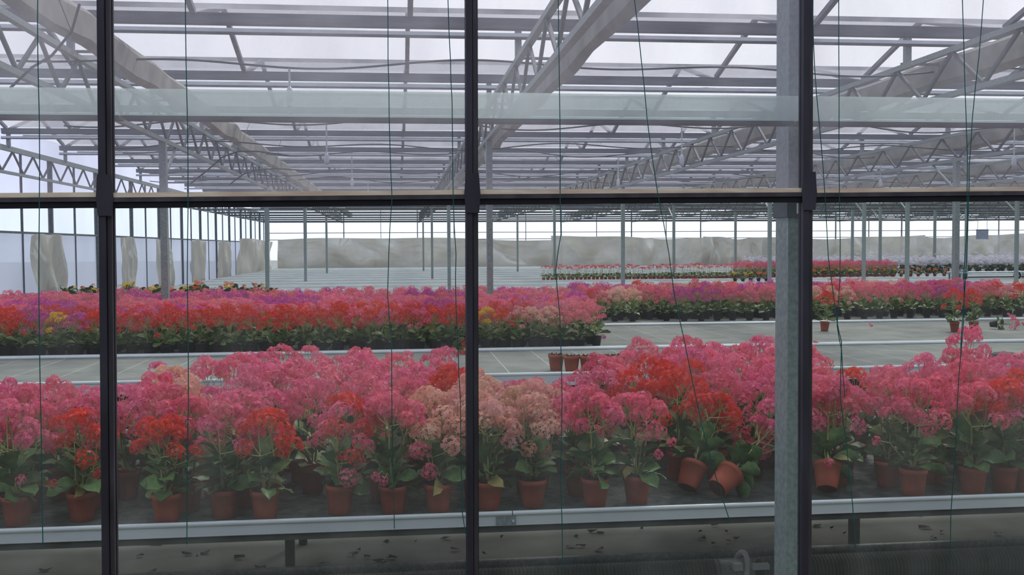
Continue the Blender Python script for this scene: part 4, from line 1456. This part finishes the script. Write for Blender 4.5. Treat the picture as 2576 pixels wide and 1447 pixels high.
# ------------------------------------------------------------------ cables, lamp cords, hoses under the roof
CABLE = {}
for i, (Y, H, x0, x1, amp) in enumerate(((9.95, 1.775, -3.5, 6.5, .035), (13.2, 1.60, -4.1, 10.0, .05), (16.3, 1.62, -4.5, 11.5, .04), (19.4, 1.80, -5.0, 13.0, .05), (22.6, 1.66, -5.5, 15.0, .05), (25.7, 1.7, -6, 17, .05))):
    pts = []
    n = 110
    CABLE[Y] = (i, H, amp)
    for k in range(n + 1):
        x = x0 + (x1 - x0) * k / n
        pts.append((x, Y, EYE + H + amp * math.sin(2.3 * x + i) + amp * .7 * math.sin(1.13 * x + 2 * i)))
    m = MB(); m.tube(pts, .011, 5)
    for x in TX[1:4]:
        if x0 < x < x1:
            zc2 = EYE + H + amp * math.sin(2.3 * x + i) + amp * .7 * math.sin(1.13 * x + 2 * i)
            m.tube([(x, Y, zc2), (x, Y, HT - .02)], .004, 4)
    m.build('power_cable', 'cable', label='sagging dark cable strung across the greenhouse, %s from the front glass' % ORD[i], category='cable')
ci = 0
for Y, H0, H1, pxs in ((13.2, 1.56, 1.12, (822, 1715, 2551)), (19.4, 1.78, 1.22, (885, 1555, 2215)), (25.7, 1.68, 1.25, (925, 1483, 2045)), (9.95, 1.75, 1.45, (731,))):
    for px in pxs:
        q = at_y(px, 400, Y)
        t = thing('lamp_cord', 'white lamp cord with a socket hanging under the %s cable, %s from the left' % ({13.2: 'second', 19.4: 'fourth', 25.7: 'sixth', 9.95: 'first'}[Y], ORD[pxs.index(px)]), 'lamp cord', (q.x, Y, EYE + H1))
        i2, Hc, ac = CABLE[Y]
        zt = EYE + Hc + ac * math.sin(2.3 * q.x + i2) + ac * .7 * math.sin(1.13 * q.x + 2 * i2)
        m = MB(); m.tube([(0, 0, .08), (0, 0, zt - EYE - H1)], .010, 6); m.build('cord', 'white_pipe', t)
        m = MB(); m.lathe([(.001, -.05), (.028, -.045), (.034, 0), (.03, .06), (.014, .1), (.001, .1)], 10); m.build('socket', 'white_pipe', t)
for i, (pts, Y) in enumerate(((((480, 462), (520, 430), (560, 395), (600, 381), (650, 381), (730, 392)), 14.6), (((575, 466), (610, 440), (640, 428), (690, 424), (780, 430)), 18.0), (((25, 222), (80, 170), (130, 140), (180, 80), (200, 10)), 7.4))):
    P3 = [at_y(a, b5, Y) for a, b5 in pts]
    m = MB(); m.tube(P3, .012 if i < 2 else .01, 5)
    gy2 = min(GYS, key=lambda v: abs(v - Y)); m.tube([P3[3], (P3[3].x, gy2, GUT - .04)], .004, 4)
    m.build('hose', 'cable', label='dark curved hose hanging under the left roof, %s from the front glass' % ('second' if i == 0 else 'third' if i == 1 else 'first'), category='hose')

# ------------------------------------------------------------------ green strings before the glass
strings = [
    ([(95, -30), (95, 130), (99, 300), (99, 520), (98, 760), (104, 1100), (108, 1372)], 'first'),
    ([(466, -30), (468, 150), (472, 320), (473, 520), (471, 700), (474, 1000), (470, 1370)], 'second'),
    ([(975, -30), (976, 150), (979, 300), (986, 500), (978, 640), (975, 740), (985, 860), (986, 1060), (992, 1330)], 'third'),
    ([(1126, -30), (1133, 150), (1137, 250), (1140, 500), (1147, 640), (1146, 740), (1153, 900), (1158, 1000), (1163, 1290), (1172, 1345)], 'fourth'),
    ([(1404, -30), (1407, 200), (1409, 500), (1411, 590), (1398, 680), (1408, 790), (1414, 1000), (1410, 1200), (1416, 1440)], 'fifth'),
    ([(1592, -30), (1612, 140), (1628, 300), (1655, 490), (1683, 640), (1696, 740), (1720, 850), (1768, 1080), (1795, 1180), (1836, 1312)], 'sixth'),
    ([(2045, 40), (2050, 180), (2060, 300), (2076, 500), (2084, 650), (2104, 800), (2117, 860), (2114, 1000), (2130, 1120), (2144, 1260), (2152, 1380)], 'seventh'),
    ([(2110, -30), (2111, 250), (2112, 520), (2113, 700), (2106, 820), (2117, 880), (2126, 1000)], 'eighth'),
    ([(2420, -30), (2427, 200), (2434, 400), (2434, 560), (2425, 680), (2425, 800), (2412, 950), (2404, 1130), (2392, 1290), (2390, 1420)], 'ninth'),
    ([(2476, -30), (2463, 140), (2446, 300), (2438, 420), (2436, 520), (2432, 650), (2418, 850), (2417, 900)], 'tenth'),
]
for pts, o2 in strings:
    P3 = []
    for k in range(len(pts) - 1):
        for u in (0, .5):
            a, c2 = pts[k], pts[k + 1]
            P3.append(at_y(a[0] + (c2[0] - a[0]) * u + (random.uniform(-1.2, 1.2) if u else 0), a[1] + (c2[1] - a[1]) * u, GY - .045))
    P3.append(at_y(pts[-1][0], pts[-1][1], GY - .045))
    top = P3[0] + Vector((0, 0, GUT + .05 - P3[0].z))
    m = MB(); m.tube([top] + P3, .00135, 5)
    m.build('green_string', 'green_wire', label='thin green string hanging before the front glass, %s from the left' % o2, category='string')
